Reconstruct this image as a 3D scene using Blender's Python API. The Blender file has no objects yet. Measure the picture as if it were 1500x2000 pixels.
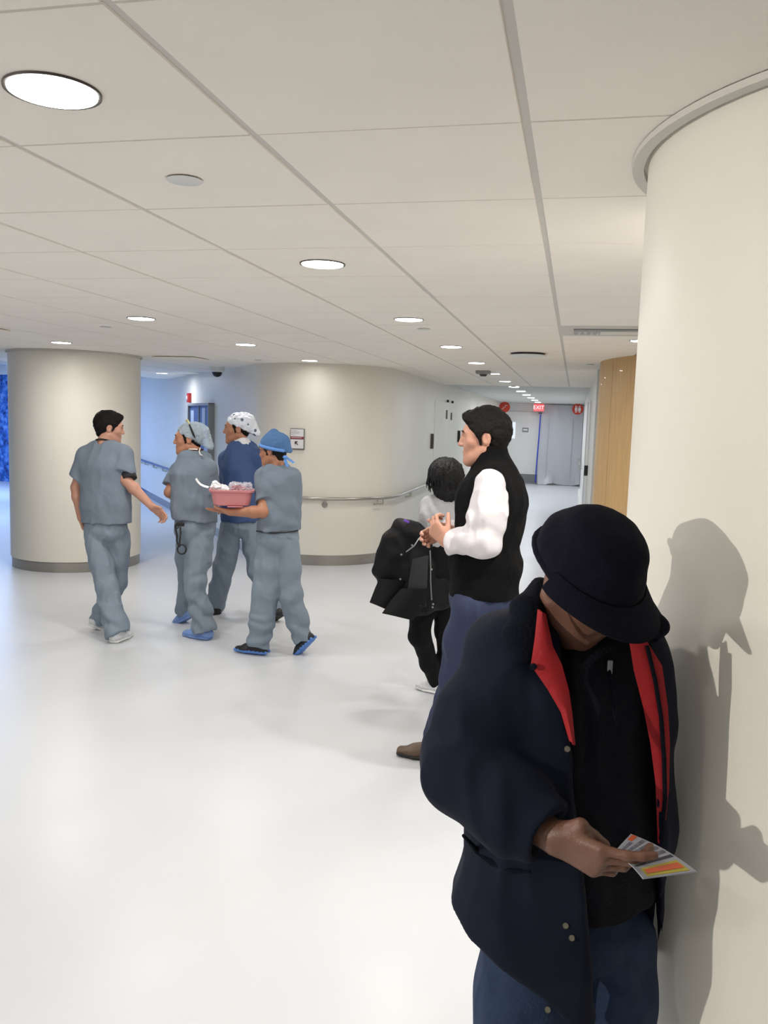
import bpy, bmesh, math, random
import numpy as np
from mathutils import Vector, Matrix

random.seed(7)
SC = bpy.context.scene
COL = SC.collection

# ------------------------------------------------------------------ camera
F_PX, PITCH, ROLL, YAW, CAMZ = 1634.5, .10846, .03082, .22108, 1.72
_fw = np.array([-math.sin(YAW) * math.cos(PITCH), math.cos(YAW) * math.cos(PITCH), -math.sin(PITCH)])
_r0 = np.array([math.cos(YAW), math.sin(YAW), 0.0])
_u0 = np.cross(_r0, _fw)
_R = math.cos(ROLL) * _r0 + math.sin(ROLL) * _u0
_U = -math.sin(ROLL) * _r0 + math.cos(ROLL) * _u0
CAM = np.array([0, 0, CAMZ])
FH = np.array([-math.sin(YAW), math.cos(YAW), 0.0])      # horizontal view direction
RH = np.array([math.cos(YAW), math.sin(YAW), 0.0])       # horizontal right of view
UP = np.array([0, 0, 1.0])


def at(px, py, D):
    """world point seen at a pixel of the 1500x2000 frame, D metres along the view axis"""
    return CAM + (_fw + _R * (px - 750) / F_PX - _U * (py - 1000) / F_PX) * D


def atz(px, py, z):
    """world point seen at a pixel, at height z"""
    d = _fw + _R * (px - 750) / F_PX - _U * (py - 1000) / F_PX
    return CAM + d * ((z - CAMZ) / d[2])


cd = bpy.data.cameras.new('camera')
cd.sensor_fit = 'VERTICAL'
cd.sensor_height = 36
cd.sensor_width = 27
cd.lens = F_PX * 36 / 2000
cd.clip_start = .02
cam = bpy.data.objects.new('camera', cd)
COL.objects.link(cam)
cam.matrix_world = Matrix(((_R[0], _U[0], -_fw[0], 0), (_R[1], _U[1], -_fw[1], 0), (_R[2], _U[2], -_fw[2], CAMZ), (0, 0, 0, 1)))
SC.camera = cam

# ------------------------------------------------------------------ world, exposure
w = bpy.data.worlds.new('world')
SC.world = w
w.use_nodes = True
w.node_tree.nodes['Background'].inputs[0].default_value = (.8, .86, 1, 1)
w.node_tree.nodes['Background'].inputs[1].default_value = .05
SC.view_settings.view_transform = 'Standard'
SC.view_settings.look = 'None'
SC.view_settings.gamma = 1
SC.view_settings.use_curve_mapping = False
SC.view_settings.exposure = 0.02
SC.cycles.use_denoising = True
SC.cycles.max_bounces = 10
SC.cycles.diffuse_bounces = 6

DOWNLIGHT_W = 10.5        # watts of one ceiling downlight
CORRIDOR_W = 6          # the dimmer ones far down the corridor
WARM = (1.0, .968, .93)
COOL = (.86, .92, 1.0)
SPOT_W = 640
BLUE_W = 150

# ------------------------------------------------------------------ materials


def srgb(r, g, b):
    f = lambda c: (c / 255 / 12.92) if c / 255 <= .04045 else ((c / 255 + .055) / 1.055) ** 2.4
    return (f(r), f(g), f(b), 1)


def mat(name, col, rough=.6, metal=0, var=0.0, vscale=8, bump=0.0, bscale=60, spec=.5, emit=None, estr=0, alpha=1, trans=0, aniso=None, sheen=0, coat=0):
    m = bpy.data.materials.new(name)
    m.use_nodes = True
    nt = m.node_tree
    b = nt.nodes['Principled BSDF']
    b.inputs['Roughness'].default_value = rough
    b.inputs['Metallic'].default_value = metal
    b.inputs['Specular IOR Level'].default_value = spec
    b.inputs['Base Color'].default_value = col
    b.inputs['Alpha'].default_value = alpha
    b.inputs['Transmission Weight'].default_value = trans
    b.inputs['Coat Weight'].default_value = coat
    if sheen:
        b.inputs['Sheen Weight'].default_value = sheen
        b.inputs['Sheen Tint'].default_value = col
    if emit:
        b.inputs['Emission Color'].default_value = emit
        b.inputs['Emission Strength'].default_value = estr
    tc = nt.nodes.new('ShaderNodeTexCoord')
    src = tc.outputs['Object']
    if aniso:
        mp = nt.nodes.new('ShaderNodeMapping')
        mp.inputs['Scale'].default_value = aniso
        nt.links.new(src, mp.inputs['Vector'])
        src = mp.outputs['Vector']
    if var:
        n = nt.nodes.new('ShaderNodeTexNoise')
        n.inputs['Scale'].default_value = vscale
        n.inputs['Detail'].default_value = 5
        nt.links.new(src, n.inputs['Vector'])
        r = nt.nodes.new('ShaderNodeValToRGB')
        r.color_ramp.elements[0].position = .3
        r.color_ramp.elements[1].position = .7
        r.color_ramp.elements[0].color = tuple(max(0, c * (1 - var)) for c in col[:3]) + (1,)
        r.color_ramp.elements[1].color = tuple(min(1, c * (1 + var)) for c in col[:3]) + (1,)
        nt.links.new(n.outputs['Fac'], r.inputs['Fac'])
        nt.links.new(r.outputs['Color'], b.inputs['Base Color'])
    if bump:
        n2 = nt.nodes.new('ShaderNodeTexNoise')
        n2.inputs['Scale'].default_value = bscale
        n2.inputs['Detail'].default_value = 3
        nt.links.new(src, n2.inputs['Vector'])
        bp = nt.nodes.new('ShaderNodeBump')
        bp.inputs['Strength'].default_value = bump
        bp.inputs['Distance'].default_value = .01
        nt.links.new(n2.outputs['Fac'], bp.inputs['Height'])
        nt.links.new(bp.outputs['Normal'], b.inputs['Normal'])
    return m


M = {}
M['paint'] = mat('cream_paint', srgb(230, 226, 215), .42, var=.015, vscale=1.5, bump=.03, bscale=180)
M['white_paint'] = mat('white_paint', srgb(228, 228, 226), .45, var=.015, vscale=1.2)
M['tile'] = mat('ceiling_tile_face', srgb(245, 239, 229), .9, var=.02, vscale=3, bump=.06, bscale=240)
M['tee'] = mat('ceiling_grid', srgb(206, 203, 196), .6)
M['gyp'] = mat('gypsum_ceiling', srgb(205, 205, 202), .85, var=.02, vscale=2)
M['steel'] = mat('brushed_steel', srgb(168, 164, 156), .28, .9, var=.05, vscale=4, aniso=(1, 1, 60))
M['rail'] = mat('satin_rail', srgb(176, 172, 164), .3, .85)
M['dark_reveal'] = mat('dark_reveal', srgb(70, 66, 60), .5)
M['lens'] = mat('lamp_lens', srgb(250, 248, 242), .5, emit=(1, .96, .9, 1), estr=9)
M['lens_dim'] = mat('lamp_lens_dim', srgb(250, 250, 248), .5, emit=(.97, .98, 1, 1), estr=5)
M['wood'] = mat('maple_veneer', srgb(196, 160, 108), .45, var=.1, vscale=6, aniso=(9, 9, .7), coat=.1)
M['black'] = mat('black_plastic', srgb(24, 24, 26), .4)
M['dark_bronze'] = mat('dark_bronze', srgb(84, 78, 66), .4, .5)
M['red'] = mat('red_enamel', srgb(178, 40, 34), .45)
M['sign_red'] = mat('sign_red', srgb(190, 58, 32), .5)
M['maroon'] = mat('maroon_print', srgb(138, 30, 46), .5)
M['sign_white'] = mat('sign_white', srgb(232, 230, 232), .4)
M['sign_grey'] = mat('sign_grey', srgb(150, 152, 150), .4)
M['grey_metal'] = mat('grey_metal', srgb(128, 128, 130), .4, .5)
M['white_plastic'] = mat('white_plastic', srgb(222, 222, 218), .4)


def floor_material():
    m = mat('resin_floor', srgb(226, 223, 214), .42, spec=.3)
    nt = m.node_tree
    b = nt.nodes['Principled BSDF']
    tc = [n for n in nt.nodes if n.type == 'TEX_COORD'][0]
    n = nt.nodes.new('ShaderNodeTexNoise'); n.inputs['Scale'].default_value = .9; n.inputs['Detail'].default_value = 6
    r = nt.nodes.new('ShaderNodeValToRGB')
    r.color_ramp.elements[0].position = .25; r.color_ramp.elements[1].position = .75
    r.color_ramp.elements[0].color = srgb(203, 206, 210); r.color_ramp.elements[1].color = srgb(211, 213, 216)
    nt.links.new(tc.outputs['Object'], n.inputs['Vector']); nt.links.new(n.outputs['Fac'], r.inputs['Fac'])
    # sparse dark scuff specks
    v = nt.nodes.new('ShaderNodeTexNoise'); v.inputs['Scale'].default_value = 26; v.inputs['Detail'].default_value = 2
    r2 = nt.nodes.new('ShaderNodeValToRGB')
    r2.color_ramp.elements[0].position = .90; r2.color_ramp.elements[1].position = .93
    r2.color_ramp.elements[0].color = (0, 0, 0, 1); r2.color_ramp.elements[1].color = (1, 1, 1, 1)
    nt.links.new(tc.outputs['Object'], v.inputs['Vector']); nt.links.new(v.outputs['Fac'], r2.inputs['Fac'])
    mx = nt.nodes.new('ShaderNodeMixRGB'); mx.inputs['Color2'].default_value = srgb(150, 140, 122)
    nt.links.new(r2.outputs['Color'], mx.inputs['Fac']); nt.links.new(r.outputs['Color'], mx.inputs['Color1'])
    nt.links.new(mx.outputs['Color'], b.inputs['Base Color'])
    n3 = nt.nodes.new('ShaderNodeTexNoise'); n3.inputs['Scale'].default_value = 3; n3.inputs['Detail'].default_value = 4
    mr = nt.nodes.new('ShaderNodeMapRange'); mr.inputs[3].default_value = .26; mr.inputs[4].default_value = .40
    nt.links.new(tc.outputs['Object'], n3.inputs['Vector']); nt.links.new(n3.outputs['Fac'], mr.inputs[0]); nt.links.new(mr.outputs[0], b.inputs['Roughness'])
    return m


M['floor'] = floor_material()


def blue_material():
    m = mat('blue_mosaic_glass', srgb(52, 110, 200), .25)
    nt = m.node_tree
    b = nt.nodes['Principled BSDF']
    tc = [n for n in nt.nodes if n.type == 'TEX_COORD'][0]
    n = nt.nodes.new('ShaderNodeTexVoronoi'); n.inputs['Scale'].default_value = 14
    n2 = nt.nodes.new('ShaderNodeTexNoise'); n2.inputs['Scale'].default_value = 9; n2.inputs['Detail'].default_value = 8
    r = nt.nodes.new('ShaderNodeValToRGB')
    for p, c in zip((.32, .5, .7), (srgb(18, 56, 128), srgb(50, 112, 205), srgb(120, 170, 240))):
        e = r.color_ramp.elements.new(p); e.color = c
    r.color_ramp.elements.remove(r.color_ramp.elements[0]); r.color_ramp.elements.remove(r.color_ramp.elements[-1])
    nt.links.new(tc.outputs['Object'], n2.inputs['Vector'])
    nt.links.new(n2.outputs['Fac'], r.inputs['Fac']); nt.links.new(r.outputs['Color'], b.inputs['Base Color'])
    bp = nt.nodes.new('ShaderNodeBump'); bp.inputs['Strength'].default_value = .6; bp.inputs['Distance'].default_value = .05
    nt.links.new(tc.outputs['Object'], n.inputs['Vector']); nt.links.new(n.outputs['Distance'], bp.inputs['Height']); nt.links.new(bp.outputs['Normal'], b.inputs['Normal'])
    return m


M['blue'] = blue_material()

# ------------------------------------------------------------------ mesh helpers


class MB:
    """collects simple shapes into one mesh"""

    def __init__(s):
        s.v, s.f = [], []

    def add(s, verts, faces):
        o = len(s.v)
        s.v += [tuple(map(float, p)) for p in verts]
        s.f += [tuple(i + o for i in f) for f in faces]
        return s

    def box(s, c, size, ax=None):
        c = np.array(c, float); h = np.array(size, float) / 2
        A = np.eye(3) if ax is None else np.array(ax, float)
        vs = [c + A[0] * h[0] * x + A[1] * h[1] * y + A[2] * h[2] * z for x in (-1, 1) for y in (-1, 1) for z in (-1, 1)]
        return s.add(vs, [(0, 1, 3, 2), (4, 6, 7, 5), (0, 4, 5, 1), (2, 3, 7, 6), (0, 2, 6, 4), (1, 5, 7, 3)])

    def cyl(s, a, b, r0, r1=None, n=24, cap=True):
        a = np.array(a, float); b = np.array(b, float); r1 = r0 if r1 is None else r1
        d = (b - a) / np.linalg.norm(b - a)
        x = np.cross(d, [0, 0, 1.0]) if abs(d[2]) < .9 else np.cross(d, [1.0, 0, 0])
        x /= np.linalg.norm(x); y = np.cross(d, x)
        ring = [np.cos(t) * x + np.sin(t) * y for t in np.linspace(0, 2 * np.pi, n, endpoint=False)]
        vs = [a + q * r0 for q in ring] + [b + q * r1 for q in ring]
        fs = [(i, (i + 1) % n, n + (i + 1) % n, n + i) for i in range(n)]
        if cap:
            fs += [tuple(range(n))[::-1], tuple(range(n, 2 * n))]
        return s.add(vs, fs)

    def tube(s, pts, r, n=10, closed=False):
        pts = [np.array(p, float) for p in pts]
        m = len(pts)
        rr = r if hasattr(r, '__len__') else [r] * m
        prev = None
        vs = []
        for i, p in enumerate(pts):
            q0 = pts[(i - 1) % m] if (closed or i) else p
            q1 = pts[(i + 1) % m] if (closed or i < m - 1) else p
            d = q1 - q0; d /= max(np.linalg.norm(d), 1e-9)
            if prev is None:
                prev = np.cross(d, [0, 0, 1.0]) if abs(d[2]) < .9 else np.cross(d, [1.0, 0, 0])
            x = prev - d * (prev @ d); x /= np.linalg.norm(x); prev = x; y = np.cross(d, x)
            vs += [p + (np.cos(t) * x + np.sin(t) * y) * rr[i] for t in np.linspace(0, 2 * np.pi, n, endpoint=False)]
        fs = []
        for i in range(m if closed else m - 1):
            j = (i + 1) % m
            fs += [(i * n + k, i * n + (k + 1) % n, j * n + (k + 1) % n, j * n + k) for k in range(n)]
        if not closed:
            fs += [tuple(range(n))[::-1], tuple(range((m - 1) * n, m * n))]
        return s.add(vs, fs)

    def lathe(s, prof, c=(0, 0, 0), n=48, closed=False):
        c = np.array(c, float); m = len(prof)
        vs = [c + np.array([r * math.cos(t), r * math.sin(t), z]) for r, z in prof for t in np.linspace(0, 2 * np.pi, n, endpoint=False)]
        fs = []
        for i in range(m if closed else m - 1):
            j = (i + 1) % m
            fs += [(i * n + k, i * n + (k + 1) % n, j * n + (k + 1) % n, j * n + k) for k in range(n)]
        return s.add(vs, fs)

    def prism(s, poly, z0, z1):
        n = len(poly)
        vs = [(x, y, z0) for x, y in poly] + [(x, y, z1) for x, y in poly]
        return s.add(vs, [tuple(range(n))[::-1], tuple(range(n, 2 * n))] + [(i, (i + 1) % n, n + (i + 1) % n, n + i) for i in range(n)])

    def sheet(s, rows, thick=.003, nrm=None):
        """thick cloth / paper: rows of points"""
        P = np.array(rows, float); a, b = P.shape[:2]
        du = np.gradient(P, axis=0); dv = np.gradient(P, axis=1)
        N = np.cross(du, dv); N /= np.maximum(np.linalg.norm(N, axis=-1, keepdims=True), 1e-9)
        T = P + N * thick / 2; B = P - N * thick / 2
        vs = list(T.reshape(-1, 3)) + list(B.reshape(-1, 3)); o = a * b
        fs = []
        for i in range(a - 1):
            for j in range(b - 1):
                q = (i * b + j, (i + 1) * b + j, (i + 1) * b + j + 1, i * b + j + 1)
                fs += [q, tuple(k + o for k in q[::-1])]
        edge = [(i, 0) for i in range(a)] + [(a - 1, j) for j in range(1, b)] + [(i, b - 1) for i in range(a - 2, -1, -1)] + [(0, j) for j in range(b - 2, 0, -1)]
        idx = [i * b + j for i, j in edge]
        for k in range(len(idx)):
            p, q = idx[k], idx[(k + 1) % len(idx)]
            fs.append((q, p, p + o, q + o))
        return s.add(vs, fs)

    def build(s, name, material, parent=None, smooth=False, bevel=0):
        me = bpy.data.meshes.new(name)
        me.from_pydata(s.v, [], s.f)
        bm = bmesh.new(); bm.from_mesh(me)
        bmesh.ops.recalc_face_normals(bm, faces=bm.faces)
        bm.to_mesh(me); bm.free()
        me.materials.append(material if not isinstance(material, str) else M[material])
        o = bpy.data.objects.new(name, me)
        COL.objects.link(o)
        if smooth:
            me.polygons.foreach_set('use_smooth', [True] * len(me.polygons))
            try:
                me.set_sharp_from_angle(angle=math.radians(40))
            except Exception:
                pass
        if bevel:
            bv = o.modifiers.new('bevel', 'BEVEL'); bv.width = bevel; bv.segments = 2; bv.limit_method = 'ANGLE'
        if parent:
            put_under(o, parent)
        return o


def put_under(o, parent):
    o.parent = parent
    o.matrix_parent_inverse = Matrix.Translation(-Vector(parent.location)) if parent.type == 'EMPTY' else Matrix.Identity(4)


def tag(o, label=None, cat=None, group=None, kind=None):
    if label: o['label'] = label
    if cat: o['category'] = cat
    if group: o['group'] = group
    if kind: o['kind'] = kind
    return o


def thing(name, loc, label, cat, group=None):
    o = bpy.data.objects.new(name, None)
    o.empty_display_size = .1
    COL.objects.link(o)
    o.location = tuple(map(float, loc))
    return tag(o, label, cat, group)


def text_mesh(txt, size, loc, xaxis, yaxis, material, name, parent, depth=.002):
    cu = bpy.data.curves.new(name, 'FONT')
    cu.body = txt; cu.size = size; cu.align_x = 'CENTER'; cu.align_y = 'CENTER'; cu.extrude = depth
    tmp = bpy.data.objects.new(name, cu); COL.objects.link(tmp)
    dg = bpy.context.evaluated_depsgraph_get()
    me = bpy.data.meshes.new_from_object(tmp.evaluated_get(dg))
    bpy.data.objects.remove(tmp)
    x = np.array(xaxis, float); y = np.array(yaxis, float); z = np.cross(x, y)
    co = np.empty(len(me.vertices) * 3); me.vertices.foreach_get('co', co); co = co.reshape(-1, 3)
    co = np.array(loc) + co[:, :1] * x + co[:, 1:2] * y + co[:, 2:] * z
    me.vertices.foreach_set('co', co.ravel()); me.update()
    me.materials.clear(); me.materials.append(M[material])
    o = bpy.data.objects.new(name, me); COL.objects.link(o)
    put_under(o, parent)
    return o

# ================================================================== THE SETTING
ZC = CAMZ + .6345                      # ceiling height
TX0, TY0, TS = -.1372, 1.8588, .61     # ceiling grid origin and module


def struct(o):
    o['kind'] = 'structure'
    return o


# floor
struct(MB().box((-5.5, 10, -.05), (21, 32, .1)).build('floor', 'floor'))
# outer shell out of view: right side, behind the camera, far left
struct(MB().box((4.05, 1.3, 1.4), (.1, 14.6, 2.8)).build('wall_right', 'white_paint'))
struct(MB().box((-5.5, -6.05, 1.4), (19.2, .1, 2.8)).build('wall_back', 'white_paint'))
struct(MB().box((-15.05, 6, 1.4), (.1, 24.2, 2.8)).build('wall_left', 'white_paint'))

# ---- columns
def column(name, c, r, collar, base, label):
    o = thing(name, (c[0], c[1], 0), label, 'column')
    MB().lathe([(r, .112), (r, ZC - .004)], (c[0], c[1], 0), 96).build('shaft', 'paint', o, True)
    if base:
        MB().lathe([(r - .035, 0), (r - .012, 0), (r - .012, .105), (r - .03, .112), (r - .035, .112)], (c[0], c[1], 0), 96, True).build('steel_base', 'steel', o, True)
    else:
        MB().lathe([(r - .035, 0), (r - .012, 0), (r - .012, .112), (r - .035, .112)], (c[0], c[1], 0), 96, True).build('steel_base', 'steel', o, True)
    g = .010
    MB().lathe([(r + g, ZC - .002), (r + g, ZC - .016), (r + collar, ZC - .016), (r + collar, ZC - .002)], (c[0], c[1], 0), 96, True).build('ceiling_ring', 'tee', o, True)
    return o


RC, RR = (.79, 2.134), .655
LC, LR = (-5.50, 8.49), .70
column('round_column', RC, RR, .037, True, 'huge cream round column at the right edge, beside the man in the cap')
column('round_column', LC, LR, .022, True, 'cream round column with steel base behind the bare-headed man in scrubs')

# ---- the long left wall: diagonal part, rounded nose, corridor part (plan polyline)
d_dir = np.array([-.612, .791]); d_n = np.array([-.791, -.612]); P0 = np.array([-4.07, 9.96])
NR = .93
NC = np.array([-2.17 - NR, 10.226])            # centre of the rounded nose
a0 = math.atan2(d_n[1], d_n[0]) + 2 * math.pi  # normal of the diagonal wall
nose = [NC + NR * np.array([math.cos(t), math.sin(t)]) for t in np.linspace(a0, 2 * math.pi, 25)]
diag_far = P0 + d_dir * 8.46                   # meets the blue wall


def wall_from(path, name, z0, z1, thick, material, inner=None):
    """vertical wall following a plan path, thickness on the far side"""
    P = np.array(path); T = np.gradient(P, axis=0); T /= np.linalg.norm(T, axis=1)[:, None]
    N = np.stack([-T[:, 1], T[:, 0]], 1)       # left of travel
    Q = P + N * thick
    n = len(P)
    vs = [(p[0], p[1], z) for z in (z0, z1) for p in P] + [(p[0], p[1], z) for z in (z0, z1) for p in Q]
    fs = []
    for i in range(n - 1):
        fs += [(i, i + 1, n + i + 1, n + i), (2 * n + i + 1, 2 * n + i, 3 * n + i, 3 * n + i + 1), (n + i, n + i + 1, 3 * n + i + 1, 3 * n + i), (i + 1, i, 2 * n + i, 2 * n + i + 1)]
    fs += [(0, n, 3 * n, 2 * n), (n - 1, 3 * n - 1, 4 * n - 1, 2 * n - 1)]
    return MB().add(vs, fs).build(name, material, smooth=True)


path_d = [diag_far + (nose[0] - diag_far) * t for t in np.linspace(0, .98, 5)]
wl = struct(wall_from(path_d + nose + [np.array([-2.17, y]) for y in (10.6, 12, 25.2)], 'wall_diagonal', .125, ZC + .3, .12, 'paint'))
bb = struct(wall_from([p - 0 for p in path_d + nose + [np.array([-2.17, y]) for y in (10.6, 11.4)]], 'baseboard_diagonal', 0, .125, .11, 'steel'))
# move the steel base 1 cm back from the wall face
bb.location = (-.008, .010, 0)
bb2 = struct(MB().box((-2.215, 18.3, .0625), (.07, 13.8, .125)).build('baseboard_corridor', 'white_paint'))

# ---- blue feature wall and the taller bay in front of it
bw0 = np.array([-9.0, 16.60]); bw1 = np.array([-15.0, 17.87])
bdir = (bw1 - bw0) / np.linalg.norm(bw1 - bw0)
struct(wall_from([bw1, (bw0 + bw1) / 2, bw0], 'wall_blue', 0, 2.53, .15, 'blue'))
struct(wall_from([bw1, (bw0 + bw1) / 2, bw0], 'trim_1', 2.53, 2.72, .1, 'white_paint'))
struct(MB().box((-11.25, 5.9, 2.76), (7.5, 24, .08)).build('ceiling_bay', 'gyp'))
struct(MB().box((-7.48, 3.93, 2.56), (.06, 20, .38)).build('trim_2', 'white_paint'))
struct(MB().box((-7.28, 13.94, 2.56), (.5, .06, .38)).build('trim_3', 'white_paint'))

# ---- corridor right wall, wood veneer curve
struct(MB().box((.26, 17.4, ZC / 2 + .1), (.12, 15.6, ZC + .2)).build('wall_corridor_right', 'white_paint'))
struct(MB().box((.17, 16.0, .06), (.06, 12.5, .12)).build('baseboard_corridor_right', 'white_paint'))
WR, WC = 1.6, np.array([1.8, 8.6])
wood = thing('curved_wood_wall', (WC[0] - WR, WC[1], 0), 'curved maple veneer wall panels behind the right-hand column', 'wall')
wood['kind'] = 'structure'
angs = [math.pi - .62, math.pi - .31 + .0, math.pi - .0, math.pi + .20, math.pi + .52, math.pi + .84, math.pi + 1.16, math.pi + 1.48]
angs = [math.pi - .05, math.pi + .155, math.pi + .36, math.pi + .72, math.pi + 1.08, math.pi + 1.44]
for i in range(len(angs) - 1):
    g = .003
    ts = np.linspace(angs[i] + g / WR, angs[i + 1] - g / WR, 9)
    pts = [WC + WR * np.array([math.cos(t), math.sin(t)]) for t in ts]
    pin = [WC + (WR - .02) * np.array([math.cos(t), math.sin(t)]) for t in ts]
    vs = [(p[0], p[1], z) for z in (.1, ZC) for p in pts] + [(p[0], p[1], z) for z in (.1, ZC) for p in pin]
    n = len(ts); fs = []
    for k in range(n - 1):
        fs += [(k, k + 1, n + k + 1, n + k), (2 * n + k, 2 * n + k + 1, 3 * n + k + 1, 3 * n + k), (k, k + 1, 2 * n + k + 1, 2 * n + k), (n + k, n + k + 1, 3 * n + k + 1, 3 * n + k)]
    fs += [(0, n, 3 * n, 2 * n), (n - 1, 2 * n - 1, 4 * n - 1, 3 * n - 1)]
    MB().add(vs, fs).build('veneer_panel', 'wood', wood, True)
tsb = np.linspace(math.pi - .05, math.pi + 1.5, 30)
for nm, r, z0, z1, mm in (('backing', WR - .03, 0, ZC, 'dark_reveal'), ('plinth', WR - .008, 0, .1, 'steel')):
    pts = [WC + r * np.array([math.cos(t), math.sin(t)]) for t in tsb]
    vs = [(p[0], p[1], z) for z in (z0, z1) for p in pts]; n = len(pts)
    MB().add(vs, [(k, k + 1, n + k + 1, n + k) for k in range(n - 1)]).build(nm, mm, wood, True)
struct(MB().box((3.0, 7.02, 1.3), (2.2, .1, 2.6)).build('wall_front_right', 'white_paint'))

# ---- corridor end wall
struct(MB().box((-1, 25.28, 1.3), (3, .14, 2.6)).build('wall_end', 'white_paint'))

# ---- ceiling: backing, tiles, far gypsum part
ceil = MB().box((-2.0, 3.0, ZC + .045), (12.1, 22.2, .08)).build('ceiling', 'tee')
struct(ceil)
# tile mesh: thin slab with a chamfered (tegular) edge, shared by all tiles
gx, gy = .011, .0045
def tile_mesh():
    hx, hy = TS / 2 - gx, TS / 2 - gy
    vs = [(sx * (hx + e), sy * (hy + e), z) for (e, z) in ((0, 0), (.0015, .003), (.0015, .018)) for sx, sy in ((-1, -1), (1, -1), (1, 1), (-1, 1))]
    fs = [(3, 2, 1, 0)]
    for k in (0, 4):
        fs += [(k + i, k + (i + 1) % 4, k + 4 + (i + 1) % 4, k + 4 + i) for i in range(4)]
    return MB().add(vs, fs)


def near_cols(x, y):
    return any(math.hypot(x - c[0], y - c[1]) < r for c, r in ((RC, RR - .35), (LC, LR - .35)))


tm = None
fixture_tiles = set()
rest = MB()
proto = tile_mesh()
TROFFER = (0, 6)         # grid cell replaced by the linear luminaire
for i in range(-12, 5):
    for j in range(-12, 20):
        x, y = TX0 + (i + .5) * TS, TY0 + (j + .5) * TS
        if (i, j - 5) == (0, 1) or near_cols(x, y):
            continue
        if x < -7.45 or y > 13.95:
            continue
        n2 = (np.array([x, y]) - P0) @ d_n
        if n2 < -.1 and x < -2.8 and y > 9.6 or (x < -2.3 and y > 10.4 and n2 < -.1):
            continue
        if (x > .55 and y > 8.8):
            continue
        p = np.array([x, y, ZC]) - CAM
        D = p @ _fw
        vis = False
        if D > .3:
            px, py = 750 + F_PX * (p @ _R) / D, 1000 - F_PX * (p @ _U) / D
            vis = -330 < px < 1290 and -330 < py and y < 9.8
        if vis:
            if tm is None:
                o = MB().add(proto.v, proto.f).build('ceiling_tile', 'tile'); tm = o.data
            else:
                o = bpy.data.objects.new('ceiling_tile', tm); COL.objects.link(o)
            o.location = (x, y, ZC + random.uniform(-.0008, .0008)); o.parent = ceil
            o.rotation_euler = (random.uniform(-.0012, .0012), random.uniform(-.0012, .0012), 0)
        else:
            rest.add([(a + x, b + y, c + ZC) for a, b, c in proto.v], proto.f)
ro = rest.build('ceiling_tile_field', 'tile'); ro.parent = ceil; ro['kind'] = 'stuff'
struct(MB().box((-1.0, 19.6, ZC + .036), (2.6, 11.3, .06)).build('ceiling_corridor', 'gyp'))

# ---- downlights
LIGHT_N = 0


def downlight(x, y, label, power, col, lens='lens', group='round ceiling downlights', size=.0875, with_lamp=True):
    o = thing('ceiling_downlight', (x, y, ZC), label, 'ceiling light', group)
    MB().lathe([(size + .006, ZC + .001), (size + .006, ZC - .005), (size - .001, ZC - .003), (size - .001, ZC + .001)], (x, y, 0), 40, True).build('trim_ring', 'dark_reveal', o, True)
    n = 40
    ring = [(x + size * math.cos(t), y + size * math.sin(t)) for t in np.linspace(0, 2 * math.pi, n, endpoint=False)]
    MB().lathe([(.0005, ZC - .0075), (size * .9, ZC - .0075), (size - .002, ZC - .006), (size - .002, ZC)], (x, y, 0), 40).build('lens', lens, o, True)
    if with_lamp:
        ld = bpy.data.lights.new('downlight_lamp', 'AREA')
        ld.shape = 'DISK'; ld.size = size * 1.9; ld.energy = power; ld.color = col; ld.spread = math.radians(176)
        l = bpy.data.objects.new('downlight_lamp', ld); COL.objects.link(l)
        l.location = (x, y, ZC - .011); put_under(l, o)
    return o


LX = [-1.052 - 1.83 * k for k in range(4)]
LY = [1.554 + 1.83 * k for k in range(-3, 13)]
ordinal = ['nearest', 'second', 'third', 'fourth', 'fifth', 'sixth', 'seventh', 'eighth', 'ninth', 'tenth', 'eleventh', 'twelfth', 'last']
near_lab = {3: 'biggest round ceiling downlight, at the top left corner of the photo', 4: 'round downlight in the middle of the ceiling, second largest',
            5: 'round downlight just left of the small sprinkler cover near the corridor', 6: 'round downlight fourth along the row running into the corridor',
            7: 'small downlight fifth along the corridor row, near the round air vent'}
for j, y in enumerate(LY):
    x = LX[0]
    if j < 3:
        downlight(x, y, 'round downlight above the viewer, %s behind the biggest one' % ordinal[3 - j], DOWNLIGHT_W * .6, WARM)
    elif y > 10:
        k = j - 3
        far = y > 11.5
        downlight(x, y, 'small downlight deep in the corridor, %s along the corridor row' % ordinal[k], (CORRIDOR_W * (3 if y > 17.5 else 1)) if far else DOWNLIGHT_W * .6, COOL, 'lens_dim')
    else:
        downlight(x, y, near_lab[j], DOWNLIGHT_W * (.7 if j == 3 else 1), WARM)
lab2 = {5: 'round downlight above the bare-headed man in scrubs', 6: 'round downlight in front of the security camera', 7: 'small downlight right above the curved wall sign'}
for j in range(0, 8):
    lab = lab2.get(j, '%s downlight of the second row, outside the photo' % ordinal[j])
    downlight(LX[1], LY[j], lab, DOWNLIGHT_W * (.25 if j == 7 else .75 if j < 4 else 1), WARM)
for j in range(0, 7):
    lab = 'small downlight right above the left column' if j == 6 else '%s downlight of the third row, outside the photo' % ordinal[j]
    downlight(LX[2], LY[j], lab, DOWNLIGHT_W * (.75 if j < 4 else 1.5 if j == 6 else 1.2), WARM)
downlight(.47, 3.0, 'unseen round downlight added behind the right-hand column', DOWNLIGHT_W * 3, WARM, size=.06)  # added lamp, put here to cast the vest man's shadow on the floor
downlight(.778, 5.1, 'round downlight hidden behind the right-hand column, farther back', DOWNLIGHT_W, WARM)
downlight(.42, 6.40, 'small downlight just above the maple wall, at the right-hand column edge', DOWNLIGHT_W * .8, WARM, size=.07)
downlight(-6.32, 12.07, 'small downlight close to the wall display case', DOWNLIGHT_W * .9, COOL, 'lens_dim')
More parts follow.
